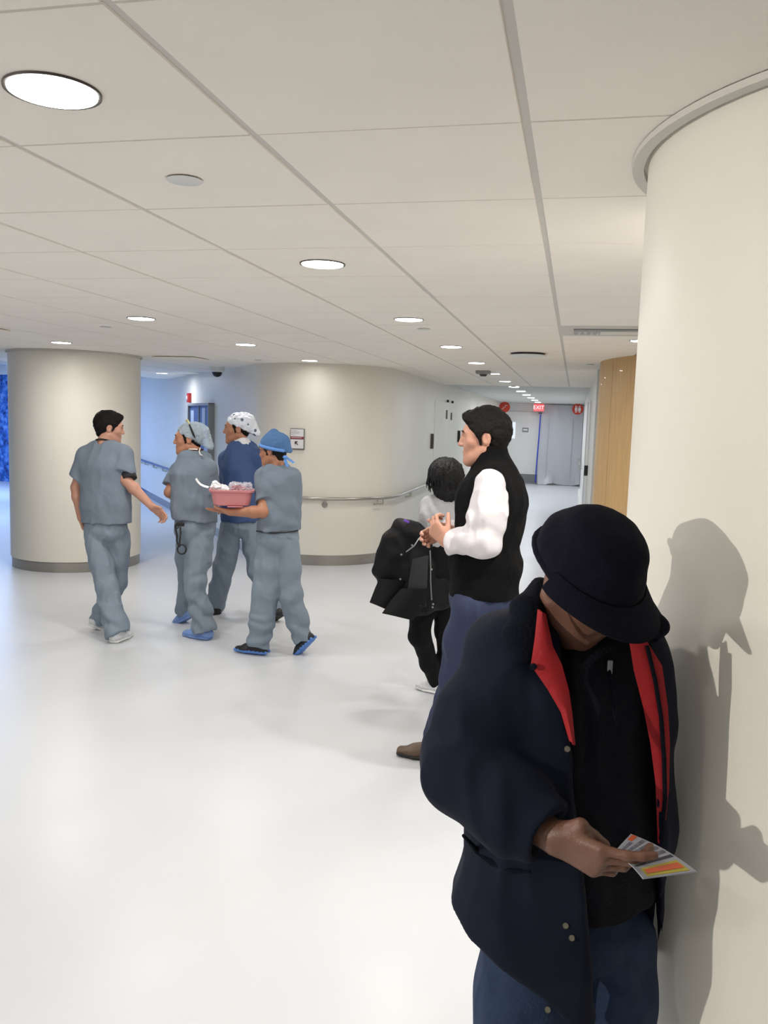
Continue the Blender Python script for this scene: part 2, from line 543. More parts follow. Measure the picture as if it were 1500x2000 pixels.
downlight(-7.15, 9.8, 'bright small downlight at the left edge of the left column', DOWNLIGHT_W * .6, COOL, 'lens_dim')

# a ceiling spotlight behind the viewer throws the man's shadow on the column
def spotlight(pos, aim, label, watts, cone):
    x, y = pos
    sp = thing('ceiling_spotlight', (x, y, ZC), label, 'spotlight')
    spos = np.array([x, y, ZC - .06]); aim = np.array(aim); adir = (aim - spos) / np.linalg.norm(aim - spos)
    MB().cyl(spos - adir * .10, spos - adir * .006, .035, .045).build('can', 'white_plastic', sp, True)
    MB().cyl((x, y, ZC), (x, y, ZC - .03), .05).build('ceiling_mount', 'white_plastic', sp, True)
    ld = bpy.data.lights.new('spotlight_lamp', 'SPOT'); ld.energy = watts; ld.color = (1, .94, .86); ld.spot_size = math.radians(cone); ld.spot_blend = .7; ld.shadow_soft_size = .03
    l = bpy.data.objects.new('spotlight_lamp', ld); COL.objects.link(l); l.location = spos + adir * .01
    l.rotation_euler = Vector(adir).to_track_quat('-Z', 'Y').to_euler(); put_under(l, sp)


spotlight((-4.7, -2.1), (.34, 1.70, .92), 'small white ceiling spotlight behind the viewer, aimed at the right-hand column', SPOT_W, 40)

# cool blue cove luminaires of the tall bay
for k, (x, y, s) in enumerate(((-11.8, 14.6, 2.4), (-9.0, 11.6, 2.0))):
    o = thing('ceiling_panel_light', (x, y, 2.72), ['long blue-white ceiling panel light in front of the blue wall', 'blue-white ceiling panel light beside the left column'][k], 'ceiling light')
    MB().box((x, y, 2.705), (s + .06, .46, .03)).build('housing', 'white_plastic', o)
    MB().box((x, y, 2.686), (s, .4, .008)).build('lens', 'lens_dim', o)
    ld = bpy.data.lights.new('panel_lamp', 'AREA'); ld.shape = 'RECTANGLE'; ld.size = s; ld.size_y = .4; ld.energy = BLUE_W * (1 if k == 0 else .55); ld.color = (.36, .57, 1)
    l = bpy.data.objects.new('panel_lamp', ld); COL.objects.link(l); l.location = (x, y, 2.675); put_under(l, o)

# ================================================================== FIXTURES ON CEILING AND WALLS
# sprinkler / speaker covers
for x, y, r, lab in ((-1.07, 2.17, .049, 'round white sprinkler cover on the ceiling near the biggest downlight'), (-1.052, 5.74, .045, 'small round sprinkler cover beside the corridor row of lights'),
                     (-3.47, 5.75, .045, 'small round sprinkler cover above the left column, far left'), (-3.51, 8.95, .045, 'small round sprinkler cover near the curved wall'),
                     (.11, 8.89, .045, 'small dark sprinkler cover close to the maple wall'), (-1.05, 14.2, .05, 'small round sprinkler cover deep in the corridor')):
    o = thing('sprinkler_cover', (x, y, ZC), lab, 'ceiling cover', 'round ceiling covers')
    MB().lathe([(.0004, ZC - .006), (r - .002, ZC - .006), (r, ZC - .0045), (r, ZC - .003), (r - .008, ZC - .003)], (x, y, 0), 32).build('cover_plate', 'white_plastic', o, True)
    MB().lathe([(r - .010, ZC - .004), (r - .010, ZC + .002)], (x, y, 0), 32).build('neck', 'dark_reveal', o, True)
# round air diffuser
x, y = -.45, 7.62
o = thing('air_diffuser', (x, y, ZC), 'round white ceiling air vent with a dark slot at the corridor mouth', 'air vent')
MB().lathe([(.0004, ZC - .03), (.13, ZC - .03), (.165, ZC - .022), (.165, ZC - .018), (.13, ZC - .02)], (x, y, 0), 40).build('plate', 'white_plastic', o, True)
MB().lathe([(.15, ZC - .02), (.15, ZC + .002)], (x, y, 0), 40).build('throat', 'black', o, True)
# shallow square air vents on the far left
for x, y, lab in ((-4.7, 5.85, 'flat ceiling air vent left of the left column, near one'), (-4.62, 5.15, 'flat ceiling air vent at the left photo edge')):
    o = thing('air_vent', (x, y, ZC), lab, 'air vent', 'flat ceiling vents')
    MB().box((x, y, ZC - .012), (.46, .30, .012)).build('plate', 'tile', o, bevel=.004)
    MB().box((x, y, ZC - .003), (.40, .24, .010)).build('throat', 'dark_reveal', o)
# square vent near the left bay
o = thing('air_vent', (-4.35, 8.35, ZC), 'square ceiling air vent above the security camera', 'air vent', 'flat ceiling vents')
MB().box((-4.35, 8.75, ZC - .012), (.5, .4, .012)).build('plate', 'tile', o, bevel=.004)
MB().box((-4.35, 8.75, ZC - .003), (.44, .34, .010)).build('throat', 'dark_reveal', o)
# recessed linear luminaire near the wood wall (unlit, louvred)
tx, ty = TX0 + .305, TY0 + 6.5 * TS
o = thing('linear_ceiling_light', (tx, ty, ZC), 'unlit white louvred ceiling luminaire by the right-hand column', 'ceiling light')
MB().box((tx, ty, ZC + .006), (.586, .60, .012)).build('housing', 'tee', o)
MB().box((tx + .02, ty, ZC - .006), (.47, .26, .010)).build('frame', 'sign_grey', o, bevel=.003)
MB().box((tx + .09, ty, ZC - .012), (.27, .17, .006)).build('diffuser', 'white_plastic', o, bevel=.003)
for k in range(4):
    MB().cyl((tx - .18 + k * .04, ty - .07, ZC - .013), (tx - .18 + k * .04, ty + .07, ZC - .013), .012, .004, 10).build('louvre', 'white_plastic', o, True)
# dome security camera
cpos = np.array([-4.62, 10.33])
o = thing('security_camera', (*cpos, ZC), 'white dome security camera with dark eye under the ceiling', 'camera')
MB().lathe([(.0004, ZC), (.10, ZC), (.10, ZC - .05), (.075, ZC - .068), (.0004, ZC - .068)], (*cpos, 0), 32).build('housing', 'white_plastic', o, True)
MB().lathe([(.066, ZC - .066), (.062, ZC - .09), (.048, ZC - .115), (.025, ZC - .128), (.0004, ZC - .132)], (*cpos, 0), 32).build('dome', 'black', o, True)
# small ceiling box in corridor
o = thing('ceiling_box', (-1.12, 10.2, ZC), 'small grey detector box on the corridor ceiling', 'detector')
MB().box((-1.12, 10.2, ZC - .02), (.17, .17, .04)).build('housing', 'sign_grey', o, bevel=.008)
MB().cyl((-1.12, 10.2, ZC - .04), (-1.12, 10.2, ZC - .065), .05, .035).build('sensor', 'dark_reveal', o, True)


# ---- handrail round the nose wall
def offset_nose(r):
    pts = [NC + (NR + r) * np.array([math.cos(t), math.sin(t)]) for t in np.linspace(a0 + .25, 2 * math.pi, 30)]
    return pts + [np.array([-2.17 + r, y]) for y in np.linspace(10.5, 12.6, 5)]


RZ = .80
o = thing('handrail', (NC[0], NC[1] - NR, RZ), 'steel handrail running round the curved white wall', 'handrail')
pts = offset_nose(.065)
MB().tube([(p[0], p[1], RZ) for p in pts] + [(-2.17, 12.64, RZ)], .021, 14).build('rail', 'rail', o, True)


def rail_bracket(p, n, z, parent):
    p = np.array([*p, z]); n = np.array([*n, 0.0]); t_ = np.cross(n, UP)
    MB().cyl(p - UP * .075, p + n * .012 - UP * .075, .036, .034, 20).build('bracket_disc', 'rail', parent, True)
    MB().tube([p + n * .01 - UP * .075, p + n * .05 - UP * .07, p + n * .065 - UP * .02], .008, 8).build('bracket_arm', 'rail', parent, True)


def loop_bracket(p, n, z, parent):
    p = np.array([*p, z]); n = np.array([*n, 0.0]); t_ = np.cross(n, UP)
    q = p + n * .065
    MB().tube([q - t_ * .05 - UP * .02, q - t_ * .05 - UP * .07, p - t_ * .05 - UP * .08 + n * .005], .008, 8).build('bracket_arm', 'rail', parent, True)
    MB().tube([q + t_ * .05 - UP * .02, q + t_ * .05 - UP * .07, p + t_ * .05 - UP * .08 + n * .005], .008, 8).build('bracket_arm', 'rail', parent, True)
    MB().tube([q - t_ * .05 - UP * .07, q + t_ * .05 - UP * .07], .007, 8).build('bracket_bar', 'rail', parent, True)


tb = math.atan2(9.3 - NC[1], -2.8 - NC[0])
rail_bracket(NC + NR * np.array([math.cos(tb), math.sin(tb)]), np.array([math.cos(tb), math.sin(tb)]), RZ, o)
tb = -.52
loop_bracket(NC + NR * np.array([math.cos(tb), math.sin(tb)]), np.array([math.cos(tb), math.sin(tb)]), RZ, o)
loop_bracket(np.array([-2.17, 10.95]), np.array([1, 0]), RZ, o)
# ---- handrail on the diagonal wall (in the blue bay)
o = thing('handrail', (*(P0 + d_dir * 5), RZ - .05), 'handrail on the bluish diagonal wall beside the left column', 'handrail')
a_, b_ = P0 + d_dir * 3.6 + d_n * .065, P0 + d_dir * 8.3 + d_n * .065
MB().tube([(*a_, RZ - .05), (*((a_ + b_) / 2), RZ - .05), (*b_, RZ - .05)], .021, 12).build('rail', 'rail', o, True)
for t in (5.3, 6.3, 7.3, 8.0):
    loop_bracket(P0 + d_dir * t, d_n, RZ - .05, o)

# ---- direction sign on the curved wall
tb = math.atan2(9.3 - NC[1], -3.143 - NC[0])
sn = np.array([math.cos(tb), math.sin(tb), 0]); stv = np.cross(UP, sn)        # right as seen from the room
sc_ = np.array([*(NC + (NR + .012) * sn[:2]), 1.478])
o = thing('wall_sign', sc_ - UP * .12, 'small grey direction sign with maroon band and black arrow on curved wall', 'sign')
AX = np.stack([stv, sn, UP])
MB().box(sc_, (.175, .016, .245), AX).build('backplate', 'grey_metal', o, bevel=.003)
MB().box(sc_ + sn * .010 + UP * .072, (.158, .006, .085), AX).build('header_panel', 'sign_white', o)
MB().box(sc_ + sn * .010 + UP * .016, (.158, .006, .028), AX).build('maroon_band', 'maroon', o)
MB().box(sc_ + sn * .010 - UP * .055, (.158, .006, .105), AX).build('arrow_panel', 'sign_white', o)
ac = sc_ + sn * .014 - UP * .048 - stv * .004
for pa, pb in (((-.016, .016), (.015, -.018)), ((-.017, .018), (.013, .018)), ((-.017, .018), (-.017, -.012))):
    A1 = ac + stv * pa[0] + UP * pa[1]; B1 = ac + stv * pb[0] + UP * pb[1]
    MB().tube([A1, B1], .0055, 6).build('arrow', 'black', o)
for k, (wd, zz) in enumerate(((.07, .098), (.11, .082), (.10, .066), (.05, .050))):
    MB().box(sc_ + sn * .0135 + UP * zz - stv * (.074 - wd / 2), (wd, .001, .004), AX).build('text_line', 'sign_grey', o)
MB().box(sc_ + sn * .0135 + UP * .016 - stv * .005, (.13, .001, .006), AX).build('text_line', 'sign_white', o)

# ---- display case, fire alarm on the diagonal wall
dn3 = np.array([*d_n, 0]); dt3 = np.array([*(-d_dir), 0])                      # dt3: towards the viewer's right
def on_diag(px, py, off=0.0):
    d = _fw + _R * (px - 750) / F_PX - _U * (py - 1000) / F_PX
    p0 = np.array([*P0, 0]) + dn3 * off - CAM
    return CAM + d * ((p0 @ dn3) / (d @ dn3))


M['case_glass'] = mat('display_case_glass', srgb(96, 126, 182), .08, var=.1, vscale=2, spec=.8)
M['case_paper'] = mat('pinned_paper', srgb(176, 190, 216), .7)
M['case_dark'] = mat('case_dark_panel', srgb(78, 98, 146), .4)
a_, b_ = on_diag(377, 788), on_diag(419, 787)
cw = abs((b_ - a_) @ dt3); cz0, cz1 = .82, 1.90
cc_ = (a_ + b_) / 2; cc_[2] = (cz0 + cz1) / 2
o = thing('display_case', cc_ - UP * .54, 'grey framed glass notice case mounted on the diagonal wall', 'display case')
AXD = np.stack([dt3, dn3, UP])
MB().box(cc_ + dn3 * .03, (cw - .06, .05, cz1 - cz0 - .06), AXD).build('back_panel', 'case_dark', o)
for sx in (-1, 1):
    MB().box(cc_ + dt3 * sx * (cw / 2 - .02) + dn3 * .045, (.04, .09, cz1 - cz0), AXD).build('frame_side', 'sign_grey', o, bevel=.004)
    MB().box(cc_ + UP * sx * ((cz1 - cz0) / 2 - .02) + dn3 * .045, (cw, .088, .04), AXD).build('frame_rail', 'sign_grey', o, bevel=.004)
MB().box(cc_ - dt3 * .02 + dn3 * .06, (.03, .02, cz1 - cz0 - .08), AXD).build('door_stile', 'sign_grey', o)
for k, (ux, uz, sx, sz) in enumerate(((-.38, .28, .22, .30), (-.30, -.12, .26, .28), (.22, .30, .20, .34), (.34, -.08, .2, .3), (.10, -.34, .3, .2), (-.36, -.38, .2, .18))):
    MB().box(cc_ + dt3 * ux * cw * .9 + UP * uz + dn3 * .0575, (sx, .003, sz), AXD).build('notice', 'case_paper', o)
al = on_diag(368.5, 777, .03)
o = thing('fire_alarm', al - UP * .06, 'small red fire alarm strobe on the diagonal wall', 'fire alarm')
MB().box(al - dn3 * .005, (.13, .05, .15), AXD).build('body', 'red', o, bevel=.008)
MB().box(al + dn3 * .025 - dt3 * .02, (.05, .02, .06), AXD).build('strobe_lens', 'white_plastic', o, bevel=.006)

# ---- double door and plates on the corridor's left wall
xw = -2.17
o = thing('door_1', (xw, 14.5, 0), 'pale grey double door flush in the left corridor wall', 'door'); o['kind'] = 'structure'
for y0, y1 in ((13.05, 14.515), (14.525, 15.5)):
    MB().box((xw + .002, (y0 + y1) / 2, 1.045), (.012, y1 - y0, 2.05)).build('door_leaf', 'paint', o, bevel=.003)
for y in (14.24, 14.79):
    MB().box((xw + .018, y, 1.86 if y < 14.5 else 1.835), (.008, .09, .15 if y < 14.5 else .13)).build('vision_panel', 'dark_bronze', o)
    MB().cyl((xw + .015, y - .05, 2.085), (xw + .05, y - .05, 2.085), .022).build('door_stop', 'black', o, True)
    MB().tube([(xw + .015, y, 1.10), (xw + .06, y, 1.10), (xw + .06, y + .11, 1.10)], .012, 8).build('lever', 'rail', o, True)
for y, z, hgt, lab, m in ((12.79, 1.43, .23, 'narrow bronze wall plate before the corridor double door', 'dark_bronze'), (15.82, 1.47, .22, 'narrow dark wall plate after the corridor double door', 'black')):
    o = thing('wall_plate', (xw, y, z - hgt / 2), lab, 'wall plate')
    MB().box((xw + .022, y, z), (.045, .06 if y < 14 else .09, hgt)).build('plate', m, o, bevel=.004)
    MB().box((xw + .046, y, z), (.004, .035, hgt * .8)).build('insert', 'grey_metal' if y < 14 else 'dark_reveal', o)
# ---- corridor right wall: white door edge, handle, rail bracket
o = thing('door_2', (.2, 13.0, 0), 'white door frame edge on the right corridor wall', 'door'); o['kind'] = 'structure'
MB().box((.185, 14.6, 1.07), (.03, .06, 2.14)).build('frame_post', 'sign_white', o)
MB().box((.192, 13.4, 1.05), (.016, 2.2, 2.1)).build('door_leaf', 'white_paint', o)
MB().box((.165, 11.75, 1.13), (.05, .05, .14)).build('handle', 'black', o, bevel=.006)
o = thing('handrail', (.14, 22.5, .8), 'short steel handrail end on the right corridor wall', 'handrail')
MB().tube([(.125, 20.5, .80), (.125, 24.6, .80)], .022, 10).build('rail', 'rail', o, True)
for y in (20.7, 22.4, 24.2):
    loop_bracket(np.array([.2, y]), np.array([-1, 0]), .80, o)

# ---- corridor end: door, exit sign, round signs, plastic sheet with blue zip tape
ye = 25.2
o = thing('door_3', (-1.55, ye, 0), 'grey door with narrow window and kick plate at the corridor end', 'door'); o['kind'] = 'structure'
MB().box((-1.56, ye - .01, 1.06), (1.10, .05, 2.10)).build('door_leaf', 'white_paint', o, bevel=.004)
M['lit_glass'] = mat('window_glass_lit', srgb(226, 236, 244), .2, emit=(.8, .9, 1, 1), estr=.5)
MB().box((-1.79, ye - .038, 1.56), (.09, .008, .48)).build('window_pane', 'lit_glass', o)
MB().box((-1.50, ye - .038, .15), (.92, .008, .26)).build('kick_plate', 'grey_metal', o)
MB().box((-1.45, ye - .04, 1.58), (.18, .01, .13)).build('plaque', 'grey_metal', o)
MB().box((-1.45, ye - .047, 1.585), (.13, .004, .05)).build('plaque_text', 'sign_white', o)
M['exit_red'] = mat('exit_red_glow', srgb(255, 60, 60), .4, emit=(1, .35, .35, 1), estr=3.0)
M['exit_face'] = mat('exit_face_glow', srgb(250, 120, 120), .4, emit=(1, .05, .06, 1), estr=.75)
o = thing('exit_sign', (-1.07, ye - .6, 2.13), 'red glowing EXIT sign hanging at the corridor end', 'exit sign')
MB().box((-1.07, ye - .60, 2.235), (.29, .045, .20)).build('housing', 'exit_face', o, bevel=.004)
text_mesh('EXIT', .15, (-1.07, ye - .627, 2.235), (1, 0, 0), (0, 0, 1), 'exit_red', 'lettering', o)
MB().cyl((-1.07, ye - .6, 2.33), (-1.07, ye - .6, ZC), .015).build('stem', 'white_plastic', o, True)
for x, lab, k in ((-2.02, 'round red hanging sign with a white stairs symbol', 0), (.025, 'round red hanging sign with white restroom figures', 1)):
    yy = ye - .9
    o = thing('round_sign', (x, yy, 2.05), lab, 'sign', 'round red corridor signs')
    MB().cyl((x, yy - .012, 2.215), (x, yy + .012, 2.215), .155, n=40).build('disc', 'sign_red', o, True)
    if k == 0:
        st_ = [(-.08, -.075), (-.03, -.075), (-.03, -.02), (.02, -.02), (.02, .035), (.08, .035)]
        MB().tube([(x + a, yy - .014, 2.235 + b) for a, b in st_], .009, 6).build('stairs_symbol', 'sign_white', o)
        MB().box((x - .11, yy, 2.215), (.12, .02, .03)).build('bracket', 'white_plastic', o)
    else:
        for s_ in (-1, 1):
            MB().cyl((x + s_ * .05, yy - .016, 2.285), (x + s_ * .05, yy - .010, 2.285), .022, n=14).build('figure_head', 'sign_white', o)
            MB().add([(x + s_ * .05 + a, yy - .015, 2.21 + b) for a, b in ((-.03, .045), (.03, .045), (.04 if s_ > 0 else .028, -.04), (-.04 if s_ > 0 else -.028, -.04))], [(0, 1, 2, 3)]).build('figure_body', 'sign_white', o)
            for q in (-1, 1):
                MB().box((x + s_ * .05 + q * .013, yy - .015, 2.145), (.016, .002, .06)).build('figure_leg', 'sign_white', o)
        MB().box((x, yy - .015, 2.215), (.008, .002, .17)).build('divider', 'sign_white', o)
        MB().box((x + .15, yy, 2.215), (.06, .02, .03)).build('bracket', 'white_plastic', o)
M['poly'] = mat('plastic_film', srgb(206, 208, 214), .25, alpha=.72, bump=.3, bscale=3)
M['blue_tape'] = mat('blue_zip_tape', srgb(38, 62, 180), .5)
o = thing('plastic_sheet', (-.4, ye - .25, 0), 'translucent dust-barrier plastic sheet closing off the corridor end', 'plastic sheet')
rows = []
for zz in np.linspace(2.33, .01, 16):
    rows.append([np.array([xx, ye - .25 - .015 * math.sin(xx * 5 + zz * .8) - .005 * math.sin(xx * 17 + zz * 2) - (.10 * (1 - zz / .3) * (math.sin(xx * 6) > .3) if zz < .3 else 0), zz + (.05 * max(0, math.sin(xx * 8)) if zz < .1 else 0)]) for xx in np.linspace(-1.03, .19, 34)])
MB().sheet(rows, .004).build('film', 'poly', o, True)
for x in (-.78, -.1):
    MB().tube([(x, ye - .30, 1.9), (x - .01, ye - .31, 1.2), (x - .02, ye - .30, .2)], .010, 6).build('crease', 'poly', o, True)
MB().sheet([[np.array([x - .018, ye - .315, z]), np.array([x + .018, ye - .315, z])] for x, z in ((-1.02, 2.05), (-1.035, 1.4), (-1.06, .7), (-1.075, .06))], .006).build('zip_tape', 'blue_tape', o)
MB().box((-1.03, ye - .31, 2.08), (.10, .02, .03)).build('tape_clip', 'black', o)

# ================================================================== FIGURES: smooth distance-field modelling
def unit(v):
    v = np.array(v, float)
    return v / np.linalg.norm(v)


def ortho(d, side):
    """orthonormal (side, third) perpendicular to d"""
    d = unit(d)
    s = np.array(side, float) - d * (np.array(side, float) @ d)
    if np.linalg.norm(s) < 1e-4:
        s = np.cross(d, [.3, .5, .81])
    s = unit(s)
    return s, np.cross(d, s)


class Seg:
    """tapered limb with elliptical cross-section; f = depth / width"""

    def __init__(self, a, b, ra, rb, side=None, fa=1.0, fb=None):
        self.a = np.array(a, float); self.b = np.array(b, float)
        self.ra, self.rb = ra, rb
        self.fa = fa; self.fb = fa if fb is None else fb
        d = self.b - self.a
        self.L = max(np.linalg.norm(d), 1e-6); self.d = d / self.L
        self.s, self.t = ortho(self.d, side if side is not None else (RH if abs(self.d @ RH) < .95 else UP))
        self.c = (self.a + self.b) / 2
        self.r = self.L / 2 + max(ra, rb, ra * self.fa, rb * self.fb)

    def f(self, P, c, rad):
        q = P - self.a
        x = q @ self.d
        u = np.clip(x / self.L, 0, 1)
        v0 = x - u * self.L
        v1 = q @ self.s
        v2 = q @ self.t
        r1 = self.ra + (self.rb - self.ra) * u
        r2 = self.ra * self.fa + (self.rb * self.fb - self.ra * self.fa) * u
        r0 = np.minimum(r1, r2)
        e = np.sqrt((v0 / r0) ** 2 + (v1 / r1) ** 2 + (v2 / r2) ** 2)
        g = np.sqrt((v0 / r0 ** 2) ** 2 + (v1 / r1 ** 2) ** 2 + (v2 / r2 ** 2) ** 2)
        return np.where(e > 1e-4, e * (e - 1) / np.maximum(g, 1e-6), -r0)


class Ell:
    def __init__(self, c, r, axes=None):
        self.c = np.array(c, float); self.rv = np.array(r, float); self.r = max(r)
        self.A = np.eye(3) if axes is None else np.array(axes, float)

    def f(self, P, c, rad):
        q = (P - self.c) @ self.A.T
        e = np.sqrt(((q / self.rv) ** 2).sum(1)); g = np.sqrt(((q / self.rv ** 2) ** 2).sum(1))
        return np.where(e > 1e-4, e * (e - 1) / np.maximum(g, 1e-6), -self.rv.min())


class Half:
    """half-space: inside where (p - o).n > 0, limited to a sphere of radius lim round o"""

    def __init__(self, o, n, lim=9.0):
        self.o = np.array(o, float); self.n = unit(n); self.c = self.o; self.r = lim; self.lim = lim

    def f(self, P, c, rad):
        q = P - self.o
        d = -(q @ self.n)
        if self.lim < 5:
            d = np.maximum(d, np.sqrt((q ** 2).sum(1)) - self.lim)
        return d


class Box:
    def __init__(self, c, h, axes=None, rnd=.0):
        self.c = np.array(c, float); self.h = np.array(h, float) - rnd; self.rnd = rnd
        self.A = np.eye(3) if axes is None else np.array(axes, float); self.r = float(np.linalg.norm(h))

    def f(self, P, c, rad):
        q = np.abs((P - self.c) @ self.A.T) - self.h
        return np.sqrt((np.maximum(q, 0) ** 2).sum(1)) + np.minimum(q.max(1), 0) - self.rnd


class S:
    """sequence of smooth unions / subtractions; itself usable as a primitive"""

    def __init__(self):
        self.ops = []
        self.disp = None
        self.dband = .03

    def add(self, p, k=.015):
        if isinstance(p, S):
            p.bound()
        self.ops.append((0, p, k)); return self

    def sub(self, p, k=.006):
        if isinstance(p, S):
            p.bound()
        self.ops.append((1, p, k)); return self

    def inter(self, p, k=.004):
        self.ops.append((2, p, k)); return self

    def chain(self, pts, radii, side=None, f=1.0, k=.02):
        for i in range(len(pts) - 1):
            fa, fb = (f[i], f[i + 1]) if hasattr(f, '__len__') else (f, f)
            self.add(Seg(pts[i], pts[i + 1], radii[i], radii[i + 1], side, fa, fb), k)
        return self

    def bound(self):
        lo = np.min([p.c - p.r for o, p, k in self.ops if o == 0], 0); hi = np.max([p.c + p.r for o, p, k in self.ops if o == 0], 0)
        self.c = (lo + hi) / 2; self.r = float(np.linalg.norm(hi - lo) / 2)
        return lo, hi

    def f(self, P, c, rad):
        d = np.full(len(P), .5)
        for o, p, k in self.ops:
            if np.linalg.norm(p.c - c) > p.r + rad + k + .05:
                if o == 2:
                    d = np.maximum(d, .3)
                continue
            e = p.f(P, c, rad)
            if o == 1:
                e = -e
            if o == 0:
                h = np.maximum(k - np.abs(d - e), 0) / k
                d = np.minimum(d, e) - h * h * k * .25
            else:
                h = np.maximum(k - np.abs(d - e), 0) / k
                d = np.maximum(d, e) + h * h * k * .25
        if self.disp is not None:
            m = np.abs(d) < self.dband
            if m.any():
                d[m] += self.disp(P[m])
        return d


def _h(i, j, k):
    n = (i * 374761393 + j * 668265263 + k * 1274126177) & 0xffffffff
    n = ((n ^ (n >> 13)) * 1103515245) & 0xffffffff
    n = (n ^ (n >> 16)) & 0xffff
    return n / 32768.0 - 1


def noise3(P):
    i = np.floor(P).astype(np.int64); f = P - i
    f = f * f * (3 - 2 * f)
    x, y, z = i.T; a, b, c = f.T
    r = 0
    for dx in (0, 1):
        for dy in (0, 1):
            for dz in (0, 1):
                r = r + _h(x + dx, y + dy, z + dz) * (a if dx else 1 - a) * (b if dy else 1 - b) * (c if dz else 1 - c)
    return r


def folds(amp=.006, fr=(9, 9, 4), seed=0, spots=()):
    """cloth folds: ridged noise plus stronger local bunching: (centre, radius, amp, freq, axis)"""
    fr = np.array(fr, float)

    def fn(P):
        n = noise3(P * fr + seed * 7.3)
        n2 = noise3(P * fr * 2.3 + seed * 3.1 + n[:, None] * .6)
        d = amp * ((np.abs(n) * 2 - .7) * 1.1 + .8 * (np.abs(n2) * 2 - .7))
        for c, r, a, q, ax in spots:
            v = P - np.array(c)
            w_ = np.clip(1 - np.sqrt((v ** 2).sum(1)) / r, 0, 1)
            ph = v @ unit(ax) * q + 2.2 * noise3(P * 9 + seed)
            d += a * w_ * np.sin(ph)
        return d
    return fn


def surface(sdf, h, name, material, parent, smooth_iter=0, matfn=None):
    lo, hi = sdf.bound()
    lo = lo - .03 - h; hi = hi + .03 + h
    B = 14
    n = np.ceil((hi - lo) / h).astype(int) + 2
    nb = (n + B - 1) // B
    D = np.full(tuple(nb * B), .5, np.float32)
    g = np.arange(B) * h
    loc = np.stack(np.meshgrid(g, g, g, indexing='ij'), -1).reshape(-1, 3)
    half = (B - 1) * h / 2
    rad = half * 1.7321
    for i in range(nb[0]):
        for j in range(nb[1]):
            for k in range(nb[2]):
                o = lo + np.array([i, j, k]) * B * h
                c = o + half
                if all(np.linalg.norm(p.c - c) > p.r + rad + .04 for t, p, kk in sdf.ops if t == 0):
                    continue
                dc = sdf.f(c[None], c, rad)[0]
                if abs(dc) > rad * 1.3 + .015:
                    D[i * B:(i + 1) * B, j * B:(j + 1) * B, k * B:(k + 1) * B] = dc
                    continue
                D[i * B:(i + 1) * B, j * B:(j + 1) * B, k * B:(k + 1) * B] = sdf.f(loc + o, c, rad).reshape(B, B, B)
    s = D < 0
    sl = lambda A, x, y, z: A[x:A.shape[0] - 1 + x, y:A.shape[1] - 1 + y, z:A.shape[2] - 1 + z]
    cor = [(x, y, z) for x in (0, 1) for y in (0, 1) for z in (0, 1)]
    cnt = np.zeros(tuple(q - 1 for q in D.shape), np.int8)
    for c in cor:
        cnt += sl(s, *c)
    act = (cnt > 0) & (cnt < 8)
    idx = np.argwhere(act)
    dv = np.stack([D[idx[:, 0] + c[0], idx[:, 1] + c[1], idx[:, 2] + c[2]] for c in cor], 1)
    acc = np.zeros((len(idx), 3)); num = np.zeros(len(idx))
    for a in range(8):
        for b in range(a + 1, 8):
            if sum(abs(cor[a][q] - cor[b][q]) for q in range(3)) != 1:
                continue
            m = (dv[:, a] < 0) != (dv[:, b] < 0)
            t = dv[m, a] / (dv[m, a] - dv[m, b])
            acc[m] += np.array(cor[a]) + t[:, None] * (np.array(cor[b]) - np.array(cor[a])); num[m] += 1
    V = lo + (idx + acc / num[:, None]) * h
    ids = np.full(cnt.shape, -1, np.int32); ids[act] = np.arange(len(idx))
    F = []
    for ax in range(3):
        s0 = [slice(1, -1)] * 3; s1 = [slice(1, -1)] * 3
        s0[ax] = slice(0, -1); s1[ax] = slice(1, None)
        A = s[tuple(s0)]; Bb = s[tuple(s1)]
        e = np.argwhere(A != Bb)
        if not len(e):
            continue
        fl = A[e[:, 0], e[:, 1], e[:, 2]]
        off = np.ones(3, int); off[ax] = 0
        e = e + off
        u, v = [q for q in range(3) if q != ax]
        def cell(du, dv_):
            c = e.copy(); c[:, u] -= du; c[:, v] -= dv_
            return ids[c[:, 0], c[:, 1], c[:, 2]]
        q = np.stack([cell(1, 1), cell(0, 1), cell(0, 0), cell(1, 0)], 1)
        if ax == 1:
            fl = ~fl
        q[~fl] = q[~fl][:, ::-1]
        F.append(q[(q >= 0).all(1)])
    F = np.concatenate(F)
    for _ in range(smooth_iter):
        A = np.zeros_like(V); c = np.zeros(len(V))
        for a, b in ((0, 1), (1, 2), (2, 3), (3, 0)):
            np.add.at(A, F[:, a], V[F[:, b]]); np.add.at(c, F[:, a], 1)
            np.add.at(A, F[:, b], V[F[:, a]]); np.add.at(c, F[:, b], 1)
        V = V * .5 + .5 * A / np.maximum(c, 1)[:, None]
    me = bpy.data.meshes.new(name)
    me.vertices.add(len(V)); me.vertices.foreach_set('co', V.ravel())
    me.loops.add(F.size); me.loops.foreach_set('vertex_index', F.ravel().astype(np.int32))
    me.polygons.add(len(F)); me.polygons.foreach_set('loop_start', np.arange(0, F.size, 4, dtype=np.int32))
    me.update(calc_edges=True)
    me.polygons.foreach_set('use_smooth', np.ones(len(F), bool))
    mats = material if isinstance(material, (list, tuple)) else [material]
    for m_ in mats:
        me.materials.append(M[m_] if isinstance(m_, str) else m_)
    if matfn is not None:
        me.polygons.foreach_set('material_index', matfn(V[F].mean(1)).astype(np.int32))
    me.validate()
    o = bpy.data.objects.new(name, me); COL.objects.link(o)
    if parent is not None:
        put_under(o, parent) if parent.type == 'EMPTY' else setattr(o, 'parent', parent)
    return o


